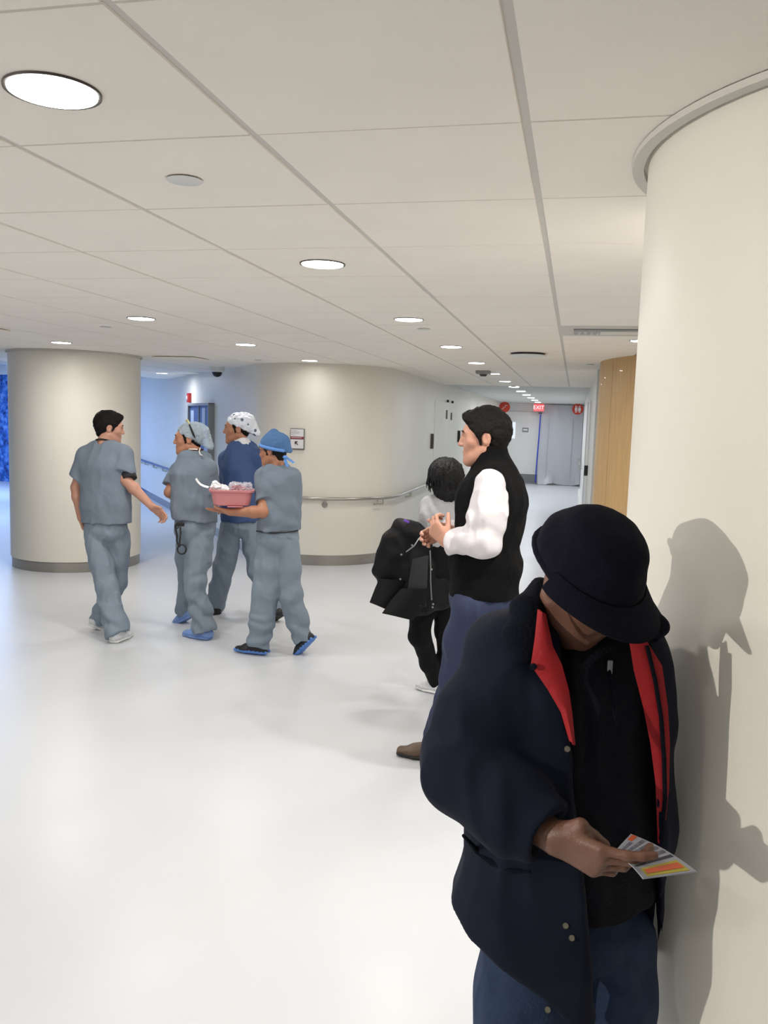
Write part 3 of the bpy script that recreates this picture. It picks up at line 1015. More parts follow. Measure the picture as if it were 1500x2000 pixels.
# ------------------------------------------------------------------ anatomy
class Frame:
    def __init__(self, o, fwd, up=(0, 0, 1), scale=1.0):
        self.o = np.array(o, float); self.s = scale
        self.y = unit(fwd)
        x = np.cross(self.y, np.array(up, float)); self.x = unit(x)
        self.z = np.cross(self.x, self.y)

    def p(self, x, y, z):
        return self.o + (self.x * x + self.y * y + self.z * z) * self.s

    @property
    def ax(self):
        return np.stack([self.x, self.y, self.z])


def heading(phi):
    """horizontal direction: 0 = away from the camera, +90 = image right"""
    t = math.radians(phi)
    return FH * math.cos(t) + RH * math.sin(t)


def head_frame(o, phi, pitch=0, tilt=0, scale=1.0):
    f = heading(phi); t = math.radians(pitch)
    fw = f * math.cos(t) - UP * math.sin(t)
    r = unit(np.cross(f, UP)); q = math.radians(tilt)
    up = UP * math.cos(q) + r * math.sin(q)
    return Frame(o, fw, up, scale)


def add_head(s, h, nose=1.0, jaw=1.0):
    e = lambda c, r: Ell(h.p(*c), np.array(r) * h.s, h.ax)
    g = lambda a, b, ra, rb, f=1.0, side=None: Seg(h.p(*a), h.p(*b), ra * h.s, rb * h.s, h.x if side is None else side, f)
    s.add(e((0, -.014, .034), (.074, .096, .086)), .01)
    s.add(g((0, .03, .01), (0, .045, -.06), .064, .048), .03)
    for q in (-1, 1):
        s.add(g((q * .052, -.004, -.048), (q * .016, .066, -.094), .024, .02), .03)
        s.add(g((q * .044, .055, -.012), (q * .03, .07, -.03), .022, .018), .02)
    s.add(e((0, .075, -.096), (.022, .018, .018)), .02)
    s.add(g((-.03, .078, .032), (.03, .078, .032), .014, .014), .016)
    s.add(g((0, .088, .022), (0, .101 + .004 * nose, -.018), .009, .0115), .01)
    for q in (-1, 1):
        s.add(e((q * .011, .098, -.022), (.008, .010, .007)), .006)
        s.sub(e((q * .031, .094, .016), (.017, .012, .011)), .012)
        s.add(e((q * .031, .074, .016), (.013, .0125, .0125)), .003)
        s.add(e((q * .077, -.012, .002), (.010, .020, .033)), .008)
        s.sub(e((q * .087, -.008, .002), (.007, .010, .018)), .004)
    s.add(g((-.017, .088, -.052), (.017, .088, -.052), .0085, .0085), .006)
    s.add(g((-.015, .086, -.065), (.015, .086, -.065), .0085, .0085), .006)


def add_neck(s, h, base, r=.056):
    s.add(Seg(h.p(0, -.02, -.03), base, r * .97, r * 1.08, h.x, .95), .025)


def add_hand(s, wrist, d, palm, thumb, curls=(.3, .3, .3, .3), scale=1.0, thumb_dir=None, spread=.03, thumb_curl=.3):
    """d: wrist -> knuckles, palm: direction the palm faces, thumb: side of the thumb"""
    d = unit(d); thumb = unit(np.array(thumb) - d * (np.array(thumb) @ d)); palm = unit(np.array(palm) - d * (np.array(palm) @ d) - thumb * (np.array(palm) @ thumb))
    w_ = np.array(wrist, float); k = scale
    P = lambda a, b, c: w_ + (d * a + thumb * b + palm * c) * k
    knuck = [(.088, .030), (.092, .010), (.088, -.011), (.080, -.030)]
    for (a, b) in knuck:
        s.add(Seg(P(.006, b * .55, 0), P(a, b, 0), .0165 * k, .0125 * k, thumb, .9), .014)
    s.add(Seg(P(.03, .01, .004), P(.075, 0, .004), .02 * k, .022 * k, thumb, .5), .012)
    lens = [(.044, .027, .021), (.049, .031, .022), (.045, .029, .021), (.035, .022, .019)]
    rads = [.0096, .0098, .0094, .0084]
    for i, (a, b) in enumerate(knuck):
        p = P(a, b, 0); ang = 0
        for q, L in enumerate(lens[i]):
            ang += curls[i] * (1, 1.15, .8)[q]
            dirv = unit(d * math.cos(ang) + palm * math.sin(ang) + thumb * spread * (1.5 - i))
            p2 = p + dirv * L * k
            r0 = rads[i] * k * (1 - .07 * q)
            s.add(Seg(p, p2, r0, r0 * .92, thumb), .0045)
            p = p2
    td = unit(thumb_dir) if thumb_dir is not None else unit(d * .72 + thumb * .62 + palm * .35)
    p = P(.016, .018, .006); p2 = P(.016, .018, .006) + unit(thumb * .75 + d * .75 + palm * .3) * .036 * k
    s.add(Seg(p, p2, .019 * k, .0145 * k), .014)
    td2 = unit(td + palm * thumb_curl * .4 - thumb * thumb_curl * .3)
    p3 = p2 + td * .036 * k; p4 = p3 + td2 * .029 * k
    s.add(Seg(p2, p3, .0125 * k, .011 * k), .006); s.add(Seg(p3, p4, .011 * k, .0095 * k), .004)


def add_arm(s, sh, el, wr, r=1.0):
    mid = el + (wr - el) * .3
    s.add(Seg(sh, el, .047 * r, .040 * r), .03)
    s.add(Seg(el, mid, .040 * r, .043 * r), .02)
    s.add(Seg(mid, wr, .042 * r, .0275 * r), .02)


def add_leg(s, hip, kn, an):
    s.add(Seg(hip, kn, .062, .042), .04); s.add(Seg(kn, kn + (an - kn) * .35, .04, .042), .02); s.add(Seg(kn + (an - kn) * .35, an, .042, .03), .02)


def foot_parts(parent, ankle, toe_dir, up, upper, sole, h=.006, length=.275, wide=1.0, name='shoe', sole_h=.022, studs=False, label=None):
    """shoe > sole; ankle point sits .085 above the sole"""
    t = unit(toe_dir); u = unit(np.array(up) - t * (np.array(up) @ t)); x = np.cross(t, u)
    A = np.array(ankle, float)
    P = lambda a, b, c: A + t * a + x * b + u * c
    k = length / .275; w = wide
    s = S()
    s.add(Seg(P(-.045 * k, 0, -.045), P(.11 * k, 0, -.055), .040 * w, .047 * w, x, .8, .52), .02)
    s.add(Seg(P(.09 * k, 0, -.056), P(.165 * k, 0, -.060), .047 * w, .037 * w, x, .5, .45), .02)
    s.add(Seg(P(-.025 * k, 0, -.03), P(-.012 * k, 0, .018), .040, .043, x, 1.1), .02)
    s.add(Seg(P(.0, 0, -.01), P(.09 * k, 0, -.045), .036, .038, x, .8), .02)
    s.sub(Half(P(0, 0, -.085 + sole_h * .7), -u), .004)
    o = surface(s, h, name, upper, parent)
    q = S()
    q.add(Seg(P(-.048 * k, 0, -.085 + sole_h * .5), P(.09 * k, 0, -.085 + sole_h * .5), .041 * w, .050 * w, x, .36), .01)
    q.add(Seg(P(.09 * k, 0, -.085 + sole_h * .5), P(.168 * k, 0, -.083 + sole_h * .5), .050 * w, .039 * w, x, .36), .01)
    q.inter(Half(P(0, 0, -.085 + sole_h), -u), .003)
    q.inter(Half(P(0, 0, -.085), u), .003)
    if studs:
        for a in np.linspace(-.07, .17, 9):
            for b in (-1, 1):
                q.add(Ell(P(a * k, b * .042 * w * (1 - .3 * abs(a - .06) / .12), -.085 + sole_h * .62), (.011, .012, .013), np.stack([t, x, u])), .003)
    so = surface(q, h * .85, 'sole', sole, None)
    so.parent = o
    so.matrix_parent_inverse = Matrix.Translation(Vector((0, 0, 0)))
    return o


def hair_shell(h, grow=.012, front=.055, back=-.07, side=-.02, noise=.004, top=0.0, fr=60, quiff=0.0):
    """short hair: swollen cranium minus the face and neck regions"""
    s = S()
    s.add(Ell(h.p(0, -.016, .036 + top * .5), np.array((.076 + grow * .8, .098 + grow, .087 + grow + top)) * h.s, h.ax), .01)
    s.add(Seg(h.p(0, -.065, 0), h.p(0, -.06, back + .02), .055 * h.s, .045 * h.s, h.x, .6), .03)
    if quiff:
        s.add(Seg(h.p(-.04, .066, .098), h.p(.045, .066, .098), quiff * h.s, quiff * h.s, h.z), .03)
    n1 = h.y * .86 - h.z * .5
    s.sub(Half(h.p(0, .073, front), n1), .012)                                  # forehead
    s.sub(Half(h.p(0, .018, side), unit(h.y * .75 - h.z * .65)), .012)           # cheek / temple
    s.sub(Half(h.p(0, -.03, back), -h.z), .01)
    for q in (-1, 1):
        s.add(Seg(h.p(q * .070, .022, .035), h.p(q * .071, .014, -.022), .013 * h.s, .006 * h.s, h.y), .012)
        s.sub(Ell(h.p(q * .085, -.012, -.006), np.array((.03, .023, .036)) * h.s, h.ax), .008)
    s.disp = lambda P: noise * noise3(P * fr) + noise * .6 * noise3(P * fr * 2.2)
    return s


def eyes(parent, h):
    for q in (-1, 1):
        MBx = MB()
        c = h.p(q * .031, .0805, .016)
        MBx.lathe([(.0005, .006), (.004, .005), (.0065, .0), (.004, -.005), (.0005, -.006)], (0, 0, 0), 12)
        v = np.array(MBx.v)
        MBx.v = [tuple(c + h.x * a[0] * 1.15 + h.y * a[1] + h.z * a[2] * .8) for a in v]
        MBx.build('eye', 'eye', parent, True)
        pts = [h.p(q * a, .094 - abs(a - .03) * .35, .036 + b) for a, b in ((.016, 0), (.028, .004), (.040, .004), (.050, -.001))]
        MB().tube(pts, [.003, .004, .004, .0025], 8).build('eyebrow', 'brow', parent, True)


M['eye'] = mat('eye_dark', srgb(40, 34, 30), .2)
M['brow'] = mat('brow_hair', srgb(44, 32, 24), .8)
M['skin'] = mat('skin_fair', srgb(190, 140, 118), .5, var=.06, vscale=25, bump=.08, bscale=300)
M['skin_warm'] = mat('skin_warm', srgb(176, 122, 94), .5, var=.06, vscale=25, bump=.08, bscale=300)
M['skin_dark'] = mat('skin_brown', srgb(112, 78, 62), .45, var=.07, vscale=30, bump=.12, bscale=260)
M['hair_dark'] = mat('hair_dark_brown', srgb(17, 13, 11), .7, var=.3, vscale=90, bump=.5, bscale=140, spec=.2)
M['hair_black'] = mat('hair_black', srgb(12, 11, 12), .6, var=.3, vscale=70, bump=.6, bscale=120, spec=.3)
M['scrub'] = mat('scrub_cotton', srgb(114, 126, 140), .85, var=.03, vscale=12, bump=.5, bscale=13)
M['scrub_b'] = mat('scrub_cotton_trousers', srgb(126, 140, 154), .85, var=.03, vscale=12, bump=.5, bscale=13)
M['navy_jacket'] = mat('navy_warmup', srgb(58, 82, 128), .8, var=.05, vscale=10, bump=.5, bscale=12)

# ================================================================== PEOPLE
VOX = .0065


def body_base(J, hands=()):
    """continuous skin: head, neck, slim torso, arms, hands, legs"""
    s = S()
    rv = J['rv']
    tc = [J['neck'] + UP * -.05, J['chest'], J['waist'], J['pelvis']]
    s.chain(tc, [J['w'] * .62, J['w'] * .74, J['w'] * .62, J['w'] * .66], rv, (.55, .62, .66, .66), .04)
    s.add(Seg(J['shA'], J['shB'], .045, .045, UP), .04)
    add_neck(s, J['h'], J['neck'], J.get('neck_r', .054))
    add_head(s, J['h'])
    for q in 'AB':
        if 'sh' + q in J and 'el' + q in J:
            add_arm(s, J['sh' + q], J['el' + q], J['wr' + q])
        if 'hip' + q in J:
            add_leg(s, J['hip' + q], J['kn' + q], J['an' + q])
    for a in hands:
        add_hand(s, *a[0], **a[1])
    return s


def top_garment(J, stations, sleeves, neck_hole=.068, seed=1, amp=.006, hem=None, neck_dir=None, spots=(), fr=(9, 9, 4), sh_r=.062):
    """stations: (centre, half-width, depth ratio); sleeves: (start, end, r0, r1, cut?)"""
    s = S()
    pts = [q[0] for q in stations]
    s.chain(pts, [q[1] for q in stations], J['rv'], [q[2] for q in stations], .03)
    if hem is not None:
        s.sub(Half(hem[0], hem[1]), .006)
    s.add(Seg(J['shA'], J['shB'], sh_r, sh_r, UP), .05)
    nb = J['neck']
    for q in 'AB':
        s.add(Seg(nb - UP * .035, J['sh' + q] + UP * .0, .05, sh_r * .85, UP), .045)
    for chain, radii, cut in sleeves:
        g = S()
        g.chain(chain, radii, None, 1.0, .02)
        if cut is not None:
            g.sub(Half(chain[-1], cut), .004)
            g.sub(Seg(chain[-1] - unit(cut) * -.03, chain[-1] + unit(cut) * .09, radii[-1] - .012, radii[-1] - .008), .003)
        s.add(g, .03)
    if neck_hole:
        nd = unit(J['h'].p(0, -.02, -.03) - nb) if neck_dir is None else unit(neck_dir)
        s.sub(Seg(nb - nd * .012, nb + nd * .2, neck_hole, neck_hole * 1.05, J['rv'], .95), .008)
    s.disp = folds(amp, fr, seed, spots)
    return s


def trousers(J, hw, legs, waist, depth=.72, seed=3, amp=.007, spots=(), top_cut=None, crotch=None):
    """legs: list of (hip, knee, ankle, radii)"""
    s = S()
    s.add(Seg(waist, J['pelvis'], hw * .93, hw, J['rv'], depth), .03)
    for hip, kn, an, rr in legs:
        g = S()
        low = an + unit(an - kn) * .022
        g.chain([hip, hip + (kn - hip) * .5, kn, kn + (low - kn) * .55, low], rr, J['rv'], 1.0, .03)
        d = unit(low - kn)
        g.sub(Half(low + d * .01, d), .005)
        s.add(g, .012)
    if top_cut is not None:
        s.sub(Half(top_cut, UP), .006)
    s.disp = folds(amp, (8, 8, 3.2), seed, spots)
    return s


def seam_ring(c, axis, side, r1, r2, rad, name, material, parent, arc=(0, 2 * math.pi), n=28):
    """thin cord round a neck / cuff"""
    a = unit(axis); x, y = ortho(a, side)
    pts = [c + x * r1 * math.cos(t) + y * r2 * math.sin(t) for t in np.linspace(arc[0], arc[1], n, endpoint=abs(arc[1] - arc[0]) < 6.2)]
    return MB().tube(pts, rad, 8, closed=abs(arc[1] - arc[0]) > 6.2).build(name, material, parent, True)


M['white_shoe'] = mat('white_mesh_shoe', srgb(214, 215, 218), .7, var=.12, vscale=60)
M['white_sole'] = mat('white_rubber', srgb(232, 232, 230), .5)
M['black_shoe'] = mat('black_shoe', srgb(28, 28, 30), .55)
M['blue_sole'] = mat('blue_rubber', srgb(84, 132, 205), .5)
M['shoe_cover'] = mat('blue_shoe_cover', srgb(120, 150, 205), .8, var=.06, vscale=20, bump=.4, bscale=40)
M['brown_shoe'] = mat('brown_leather', srgb(92, 72, 56), .4)
M['undershirt'] = mat('black_undershirt', srgb(34, 33, 36), .85)

M['zip'] = mat('silver_zip', srgb(150, 150, 152), .35, .6)

# ------------------------------------------------------------------ man in scrubs, bare head, by the left column
D = 6.45
o = thing('person', (*at(215, 1250, 6.4)[:2], 0), 'bare-headed dark-haired man in grey scrubs reaching out his right arm', 'person', 'medical staff in scrubs')
J = dict(rv=unit(np.cross(heading(12), UP)), w=.19)
J['h'] = head_frame(at(214, 837, D + .03), 66, 8, scale=1.0)
J['neck'] = at(204, 866, D)
J['chest'] = at(204, 915, D); J['waist'] = at(207, 985, D); J['pelvis'] = at(207, 1035, D)
J['shA'] = at(168, 890, D + .02); J['elA'] = at(149, 952, D + .02); J['wrA'] = at(158, 1012, D + .06)
J['shB'] = at(241, 888, D - .02); J['elB'] = at(246, 938, D - .08); J['wrB'] = at(297, 990, D - .10)
J['hipA'] = at(190, 1048, D); J['knA'] = at(208, 1148, D - .06); J['anA'] = atz(229, 1231, .087)
J['hipB'] = at(229, 1048, D + .03); J['knB'] = at(227, 1140, D + .12); J['anB'] = at(197, 1205, 6.66)
hd = unit(J['wrB'] - J['elB'])
s = body_base(J, [((J['wrB'], hd * .9 + RH * .25, -UP * .5 - FH * .6 - RH * .2, UP * .8 - FH * .3), dict(curls=(.35, .45, .5, .55))),
                  ((J['wrA'], J['wrA'] - J['elA'] + RH * .05, RH * .9, FH), dict(curls=(.3, .35, .4, .4)))])
surface(s, .0055, 'body', 'skin', o)
st = [(J['neck'] - UP * .05, .15, .62), (J['chest'], .20, .66), (J['waist'], .198, .68), (at(208, 1040, D), .198, .68)]
elh = lambda q, t: J['sh' + q] + (J['el' + q] - J['sh' + q]) * t
s = top_garment(J, st, [([J['shA'], elh('A', .78)], [.066, .078], J['elA'] - J['shA'] - RH * .12), ([J['shB'], elh('B', .72)], [.066, .076], J['elB'] - J['shB'] - RH * .1)],
                neck_hole=.062, seed=1, hem=(at(207, 1020, D), -UP + RH * .03), amp=.006, spots=[(at(235, 985, D - .1), .25, .008, 45, UP * .6 + RH), (at(240, 905, D - .1), .14, .006, 70, RH)], fr=(6, 6, 2.4))
surface(s, VOX, 'scrub_top', 'scrub', o)
seam_ring(J['neck'] + UP * .012, unit(J['h'].p(0, -.02, -.03) - J['neck']), J['rv'], .064, .062, .006, 'collar_band', 'undershirt', o)
q0 = elh('B', .55); qd = unit(J['elB'] - J['shB'])
MB().cyl(q0 + RH * .015, q0 + RH * .028 + qd * .085, .054, .058).build('undershirt_sleeve', 'undershirt', o, True)
s = trousers(J, .168, [(J['hipA'], J['knA'], J['anA'], [.094, .090, .082, .086, .088]), (J['hipB'], J['knB'], J['anB'], [.094, .086, .074, .075, .074])], at(207, 1005, D),
             seed=4, amp=.008, spots=[(J['anA'] + UP * .12, .32, .014, 50, UP * .8 + RH * .6), (J['knA'], .22, .009, 40, UP - RH), (J['anB'] + UP * .1, .24, .012, 60, UP + RH * .4), (J['hipB'], .2, .008, 40, UP + RH)])
surface(s, VOX, 'scrub_trousers', 'scrub_b', o)
surface(hair_shell(J['h'], .014, .062, -.075, -.01, top=.004, quiff=.022), .005, 'hair', 'hair_dark', o)
eyes(o, J['h'])
foot_parts(o, J['anA'], heading(14), UP, 'white_shoe', 'white_sole')
tb = unit(heading(40) * .85 - UP * .45)
foot_parts(o, at(196, 1208, 6.66), tb, UP + heading(50) * .5, 'white_shoe', 'white_sole')

# ------------------------------------------------------------------ man in scrubs with sheer bouffant cap
M['sheer_cap'] = mat('sheer_cap_fabric', srgb(196, 212, 224), .9, alpha=.55, bump=.5, bscale=45)
M['white_strap'] = mat('white_strap', srgb(228, 224, 216), .7)
M['black_cord'] = mat('black_cord', srgb(22, 22, 24), .5)
M['collar_brown'] = mat('brown_undershirt', srgb(78, 44, 40), .85)
M['clip_yellow'] = mat('yellow_clip', srgb(196, 186, 110), .5)
D = 6.6
o = thing('person', (*at(378, 1245, 6.6)[:2], 0), 'man in grey scrubs with see-through hair cap and arms folded', 'person', 'medical staff in scrubs')
J = dict(rv=unit(np.cross(heading(-38), UP)), w=.185)
J['h'] = head_frame(at(368, 859, D), -97, 3, scale=1.03)
J['neck'] = at(381, 886, D)
J['chest'] = at(379, 930, D); J['waist'] = at(379, 990, D); J['pelvis'] = at(381, 1035, D)
J['shA'] = at(350, 914, D + .06); J['elA'] = at(331, 962, D + .0); J['wrA'] = at(352, 972, D + .28)
J['shB'] = at(409, 913, D - .04); J['elB'] = at(414, 968, D + .03); J['wrB'] = at(375, 975, D + .26)
J['hipA'] = at(364, 1048, D + .02); J['knA'] = at(368, 1130, D + .2); J['anA'] = at(359, 1192, 6.95)
J['hipB'] = at(393, 1048, D - .02); J['knB'] = at(381, 1140, D - .1); J['anB'] = atz(398, 1226, .087)
hA = J['wrA'] - J['elA']
s = body_base(J, [((J['wrA'], hA, -UP, FH), dict(curls=(.4, .4, .4, .4))), ((J['wrB'], J['wrB'] - J['elB'], -UP, FH), dict(curls=(.4, .4, .4, .4)))])
surface(s, .0055, 'body', 'skin_warm', o)
st = [(J['neck'] - UP * .05, .14, .66), (J['chest'], .185, .74), (J['waist'], .182, .78), (at(379, 1040, D), .186, .8)]
elh = lambda q, t: J['sh' + q] + (J['el' + q] - J['sh' + q]) * t
s = top_garment(J, st, [([J['shA'], elh('A', .72)], [.064, .074], J['elA'] - J['shA']), ([J['shB'], elh('B', .8)], [.064, .074], J['elB'] - J['shB'])],
                neck_hole=.06, seed=11, hem=(at(380, 1015, D), -UP - RH * .07), amp=.007, spots=[(at(395, 985, D - .15), .3, .010, 42, UP + RH * .7), (at(350, 940, D - .1), .16, .007, 60, RH)], fr=(6, 6, 2.6), sh_r=.056)
surface(s, VOX, 'scrub_top', 'scrub', o)
seam_ring(J['neck'] + UP * .010, unit(J['h'].p(0, -.02, -.03) - J['neck']), J['rv'], .062, .06, .007, 'collar_band', 'collar_brown', o)
# mask strap with loose tail
nk = J['neck'] + UP * .035
pts = [nk + heading(a) * .066 + UP * (.012 * math.cos(math.radians(a - 180)) - .01) for a in range(150, 341, 15)]
MB().tube(pts, .005, 8).build('mask_strap', 'white_strap', o, True)
MB().tube([at(391, 875, D - .08), at(389, 882, D - .10), at(391, 887, D - .11), at(395, 889.5, D - .115)], .0045, 8).build('strap_tail', 'white_strap', o, True)
s = trousers(J, .165, [(J['hipA'], J['knA'], J['anA'], [.09, .085, .07, .066, .066]), (J['hipB'], J['knB'], J['anB'], [.10, .094, .082, .08, .088])], at(381, 1008, D),
             seed=14, amp=.009, spots=[(J['anB'] + UP * .1, .3, .014, 52, UP * .8 + RH * .5), (J['knB'], .25, .010, 40, UP - RH * .5), (J['hipB'], .25, .012, 36, UP + RH)], depth=.8)
surface(s, VOX, 'scrub_trousers', 'scrub_b', o)
foot_parts(o, J['anB'] - UP * .0, heading(-62), UP, 'shoe_cover', 'shoe_cover', name='shoe_cover', wide=1.15, length=.29)
tb = unit(heading(-60) * .85 - UP * .5)
foot_parts(o, J['anA'], tb, UP + heading(-60) * .5, 'shoe_cover', 'shoe_cover', name='shoe_cover', wide=1.1)
surface(hair_shell(J['h'], .003, .058, -.07, -.01), .0055, 'hair', 'hair_dark', o)
eyes(o, J['h'])
h = J['h']
s = S()
s.add(Ell(h.p(0, -.022, .045), (.096, .112, .094), h.ax), .01)
s.add(Seg(h.p(0, -.085, .035), h.p(0, -.125, -.045), .085, .062, h.x), .04)
s.sub(Half(h.p(0, .062, .060), h.y * .85 - h.z * .53), .01)
s.sub(Half(h.p(0, .02, .030), unit(h.y * .5 - h.z * .87)), .02)
s.disp = folds(.005, (26, 26, 18), 5)
cap = surface(s, .0055, 'hair_cap', 'sheer_cap', o)
MB().tube([h.p(-.02, .01, .142), h.p(-.035, 0, .153), h.p(-.05, -.008, .147), h.p(-.062, -.02, .12)], [.005, .006, .006, .004], 8).build('hair_clip', 'clip_yellow', o, True)
MB().tube([h.p(-.068, -.02, .115), h.p(-.092, -.035, .08), h.p(-.10, -.05, .04), h.p(-.096, -.06, .015)], [.006, .008, .008, .004], 8).build('cap_strap', 'undershirt', o, True)
# cord with scissors-like loops hanging at the hip
c = lambda x, y: at(x, y, D - .19)
MB().tube([c(344, 1024), c(343, 1034), c(346, 1046), c(345, 1056), c(348, 1064), c(352, 1068)], .007, 8).build('hip_cord', 'black_cord', o, True)
MB().tube([c(352, 1029), c(353, 1042), c(351, 1055), c(351, 1065)], .006, 8).build('hip_cord', 'black_cord', o, True)
pts = [c(355 + 8.5 * math.cos(t), 1073 + 9 * math.sin(t)) for t in np.linspace(0, 2 * math.pi, 20, endpoint=False)]
MB().tube(pts, .006, 8, True).build('hip_loop', 'black_cord', o, True)
pts = [c(345 + 3.5 * math.cos(t), 1028 + 4 * math.sin(t)) for t in np.linspace(0, 2 * math.pi, 16, endpoint=False)]
MB().tube(pts, .005, 8, True).build('hip_ring', 'black_cord', o, True)
MB().box(c(352, 1024), (.06, .03, .03), np.stack([RH, FH, UP])).build('hip_pouch', 'black_cord', o, bevel=.006)

# ------------------------------------------------------------------ man in blue jacket with white patterned cap
def cap_print():
    m = mat('white_cap_print', srgb(226, 232, 242), .85, bump=.5, bscale=40)
    nt = m.node_tree; b = nt.nodes['Principled BSDF']
    tc = [n for n in nt.nodes if n.type == 'TEX_COORD'][0]
    v = nt.nodes.new('ShaderNodeTexVoronoi'); v.inputs['Scale'].default_value = 15
    r = nt.nodes.new('ShaderNodeValToRGB'); r.color_ramp.elements[0].position = .19; r.color_ramp.elements[1].position = .24
    r.color_ramp.elements[0].color = srgb(96, 112, 128); r.color_ramp.elements[1].color = srgb(228, 234, 244)
    nt.links.new(tc.outputs['Object'], v.inputs['Vector']); nt.links.new(v.outputs['Distance'], r.inputs['Fac']); nt.links.new(r.outputs['Color'], b.inputs['Base Color'])
    return m


M['cap_print'] = cap_print()
M['white_cotton'] = mat('white_cotton', srgb(222, 222, 226), .85, bump=.4, bscale=18)
D = 7.08
o = thing('person', (*at(475, 1205, 7.1)[:2], 0), 'man in blue jacket and white patterned surgical cap behind the pink basin', 'person', 'medical staff in scrubs')
J = dict(rv=unit(np.cross(heading(-42), UP)), w=.185)
J['h'] = head_frame(at(463, 839, D), -99, 3, scale=1.03)
J['neck'] = at(474, 870, D)
J['chest'] = at(472, 920, D); J['waist'] = at(472, 980, D); J['pelvis'] = at(472, 1020, D)
J['shA'] = at(443, 896, D + .05); J['elA'] = at(440, 965, D + .04); J['wrA'] = at(437, 985, D + .26)
J['shB'] = at(505, 894, D - .04); J['elB'] = at(512, 962, D + .02); J['wrB'] = at(482, 985, D + .24)
J['hipA'] = at(452, 1030, D); J['knA'] = at(436, 1110, D - .02); J['anA'] = atz(421, 1179, .087)
J['hipB'] = at(490, 1030, D); J['knB'] = at(503, 1115, D - .02); J['anB'] = at(537, 1190, 7.1)
s = body_base(J, [((J['wrA'], J['wrA'] - J['elA'], -UP, RH), dict(curls=(.4, .4, .4, .4))), ((J['wrB'], J['wrB'] - J['elB'], -UP, FH), dict(curls=(.4, .4, .4, .4)))])
surface(s, .006, 'body', 'skin_warm', o)
st = [(J['neck'] - UP * .05, .15, .68), (J['chest'], .19, .76), (J['waist'], .184, .80), (at(472, 1040, D), .184, .8)]
s = top_garment(J, st, [([J['shA'], J['elA'], J['elA'] + (J['wrA'] - J['elA']) * .85], [.068, .066, .05], None), ([J['shB'], J['elB'], J['elB'] + (J['wrB'] - J['elB']) * .85], [.068, .066, .05], None)],
                neck_hole=.066, seed=21, hem=(at(472, 1016, D), -UP), amp=.007, spots=[(at(450, 940, D - .1), .25, .010, 45, RH + UP * .4)], fr=(6, 6, 3))
surface(s, VOX, 'jacket', 'navy_jacket', o)
nd = unit(J['h'].p(0, -.02, -.03) - J['neck'])
s = S(); s.add(Seg(J['neck'] - nd * .02 - FH * .01, J['neck'] + nd * .030 - FH * .012, .088, .070, J['rv'], .9), .01)
s.sub(Seg(J['neck'] + nd * .0, J['neck'] + nd * .12, .058, .062, J['rv'], .95), .005); s.sub(Half(J['neck'] + nd * .05, nd), .004)
s.disp = folds(.003, (20, 20, 20), 4)
surface(s, .0055, 'white_collar', 'white_cotton', o)
s = trousers(J, .165, [(J['hipA'], J['knA'], J['anA'], [.094, .09, .082, .078, .076]), (J['hipB'], J['knB'], J['anB'], [.092, .086, .078, .072, .066])], at(472, 1003, D),
             seed=24, amp=.010, spots=[(J['knA'], .35, .010, 40, UP * .6 + RH), (J['hipB'], .25, .012, 40, UP + RH)], depth=.8)
surface(s, VOX, 'scrub_trousers', 'scrub_b', o)
foot_parts(o, J['anA'], heading(-25), UP, 'black_shoe', 'black_shoe', length=.29)
foot_parts(o, J['anB'], unit(heading(-40) * .85 - UP * .45), UP + heading(-40) * .5, 'black_shoe', 'black_shoe')
surface(hair_shell(J['h'], .002, .056, -.06, -.01), .006, 'hair', 'hair_dark', o)
eyes(o, J['h'])
h = J['h']
s = S()
s.add(Ell(h.p(0, -.022, .047), (.093, .108, .093), h.ax), .01)
s.add(Seg(h.p(0, -.075, .055), h.p(0, -.135, -.03), .078, .05, h.x), .04)
s.add(Seg(h.p(0, -.125, -.03), h.p(0, -.128, -.055), .034, .014, h.x, .6), .02)
s.sub(Half(h.p(0, .066, .056), h.y * .85 - h.z * .53), .01)
s.sub(Half(h.p(0, .02, .030), unit(h.y * .45 - h.z * .9)), .02)
s.disp = folds(.006, (24, 24, 18), 9)
surface(s, .0055, 'surgical_cap', 'cap_print', o)

# ------------------------------------------------------------------ staff member in blue skull cap carrying the pink basin
M['cap_blue'] = mat('blue_cap', srgb(74, 112, 158), .85, bump=.4, bscale=20)
M['cap_band'] = mat('blue_cap_band', srgb(100, 150, 218), .8, bump=.3, bscale=30)
M['pink'] = mat('pink_plastic', srgb(208, 134, 136), .45, var=.02)
M['clear_bag'] = mat('clear_plastic', srgb(225, 225, 235), .15, alpha=.45, bump=.5, bscale=20)
M['paper'] = mat('white_paper', srgb(236, 236, 238), .8, bump=.3, bscale=12)
M['red_label'] = mat('red_label', srgb(190, 60, 70), .6)
M['lens_glass'] = mat('glasses_frame', srgb(40, 34, 34), .4)
D = 6.1
o = thing('person', (*at(540, 1275, 6.1)[:2], 0), 'person in grey scrubs and tied blue cap carrying the pink basin', 'person', 'medical staff in scrubs')
J = dict(rv=unit(np.cross(heading(-42), UP)), w=.16)
J['h'] = head_frame(at(533, 881, D), -70, 8, scale=.98)
J['neck'] = at(541, 911, D)
J['chest'] = at(546, 950, D); J['waist'] = at(546, 1005, D); J['pelvis'] = at(543, 1050, D)
J['shA'] = at(516, 932, D + .03); J['elA'] = at(515, 1000, D - .14); J['wrA'] = at(449, 1000, D - .06)
J['shB'] = at(569, 931, D - .04); J['elB'] = at(574, 995, D + .05); J['wrB'] = at(545, 1000, D + .26)
J['hipA'] = at(528, 1062, D); J['knA'] = at(520, 1155, D + .0); J['anA'] = atz(505, 1255, .087)
J['hipB'] = at(558, 1062, D); J['knB'] = at(566, 1160, D); J['anB'] = at(591, 1243, 6.12)
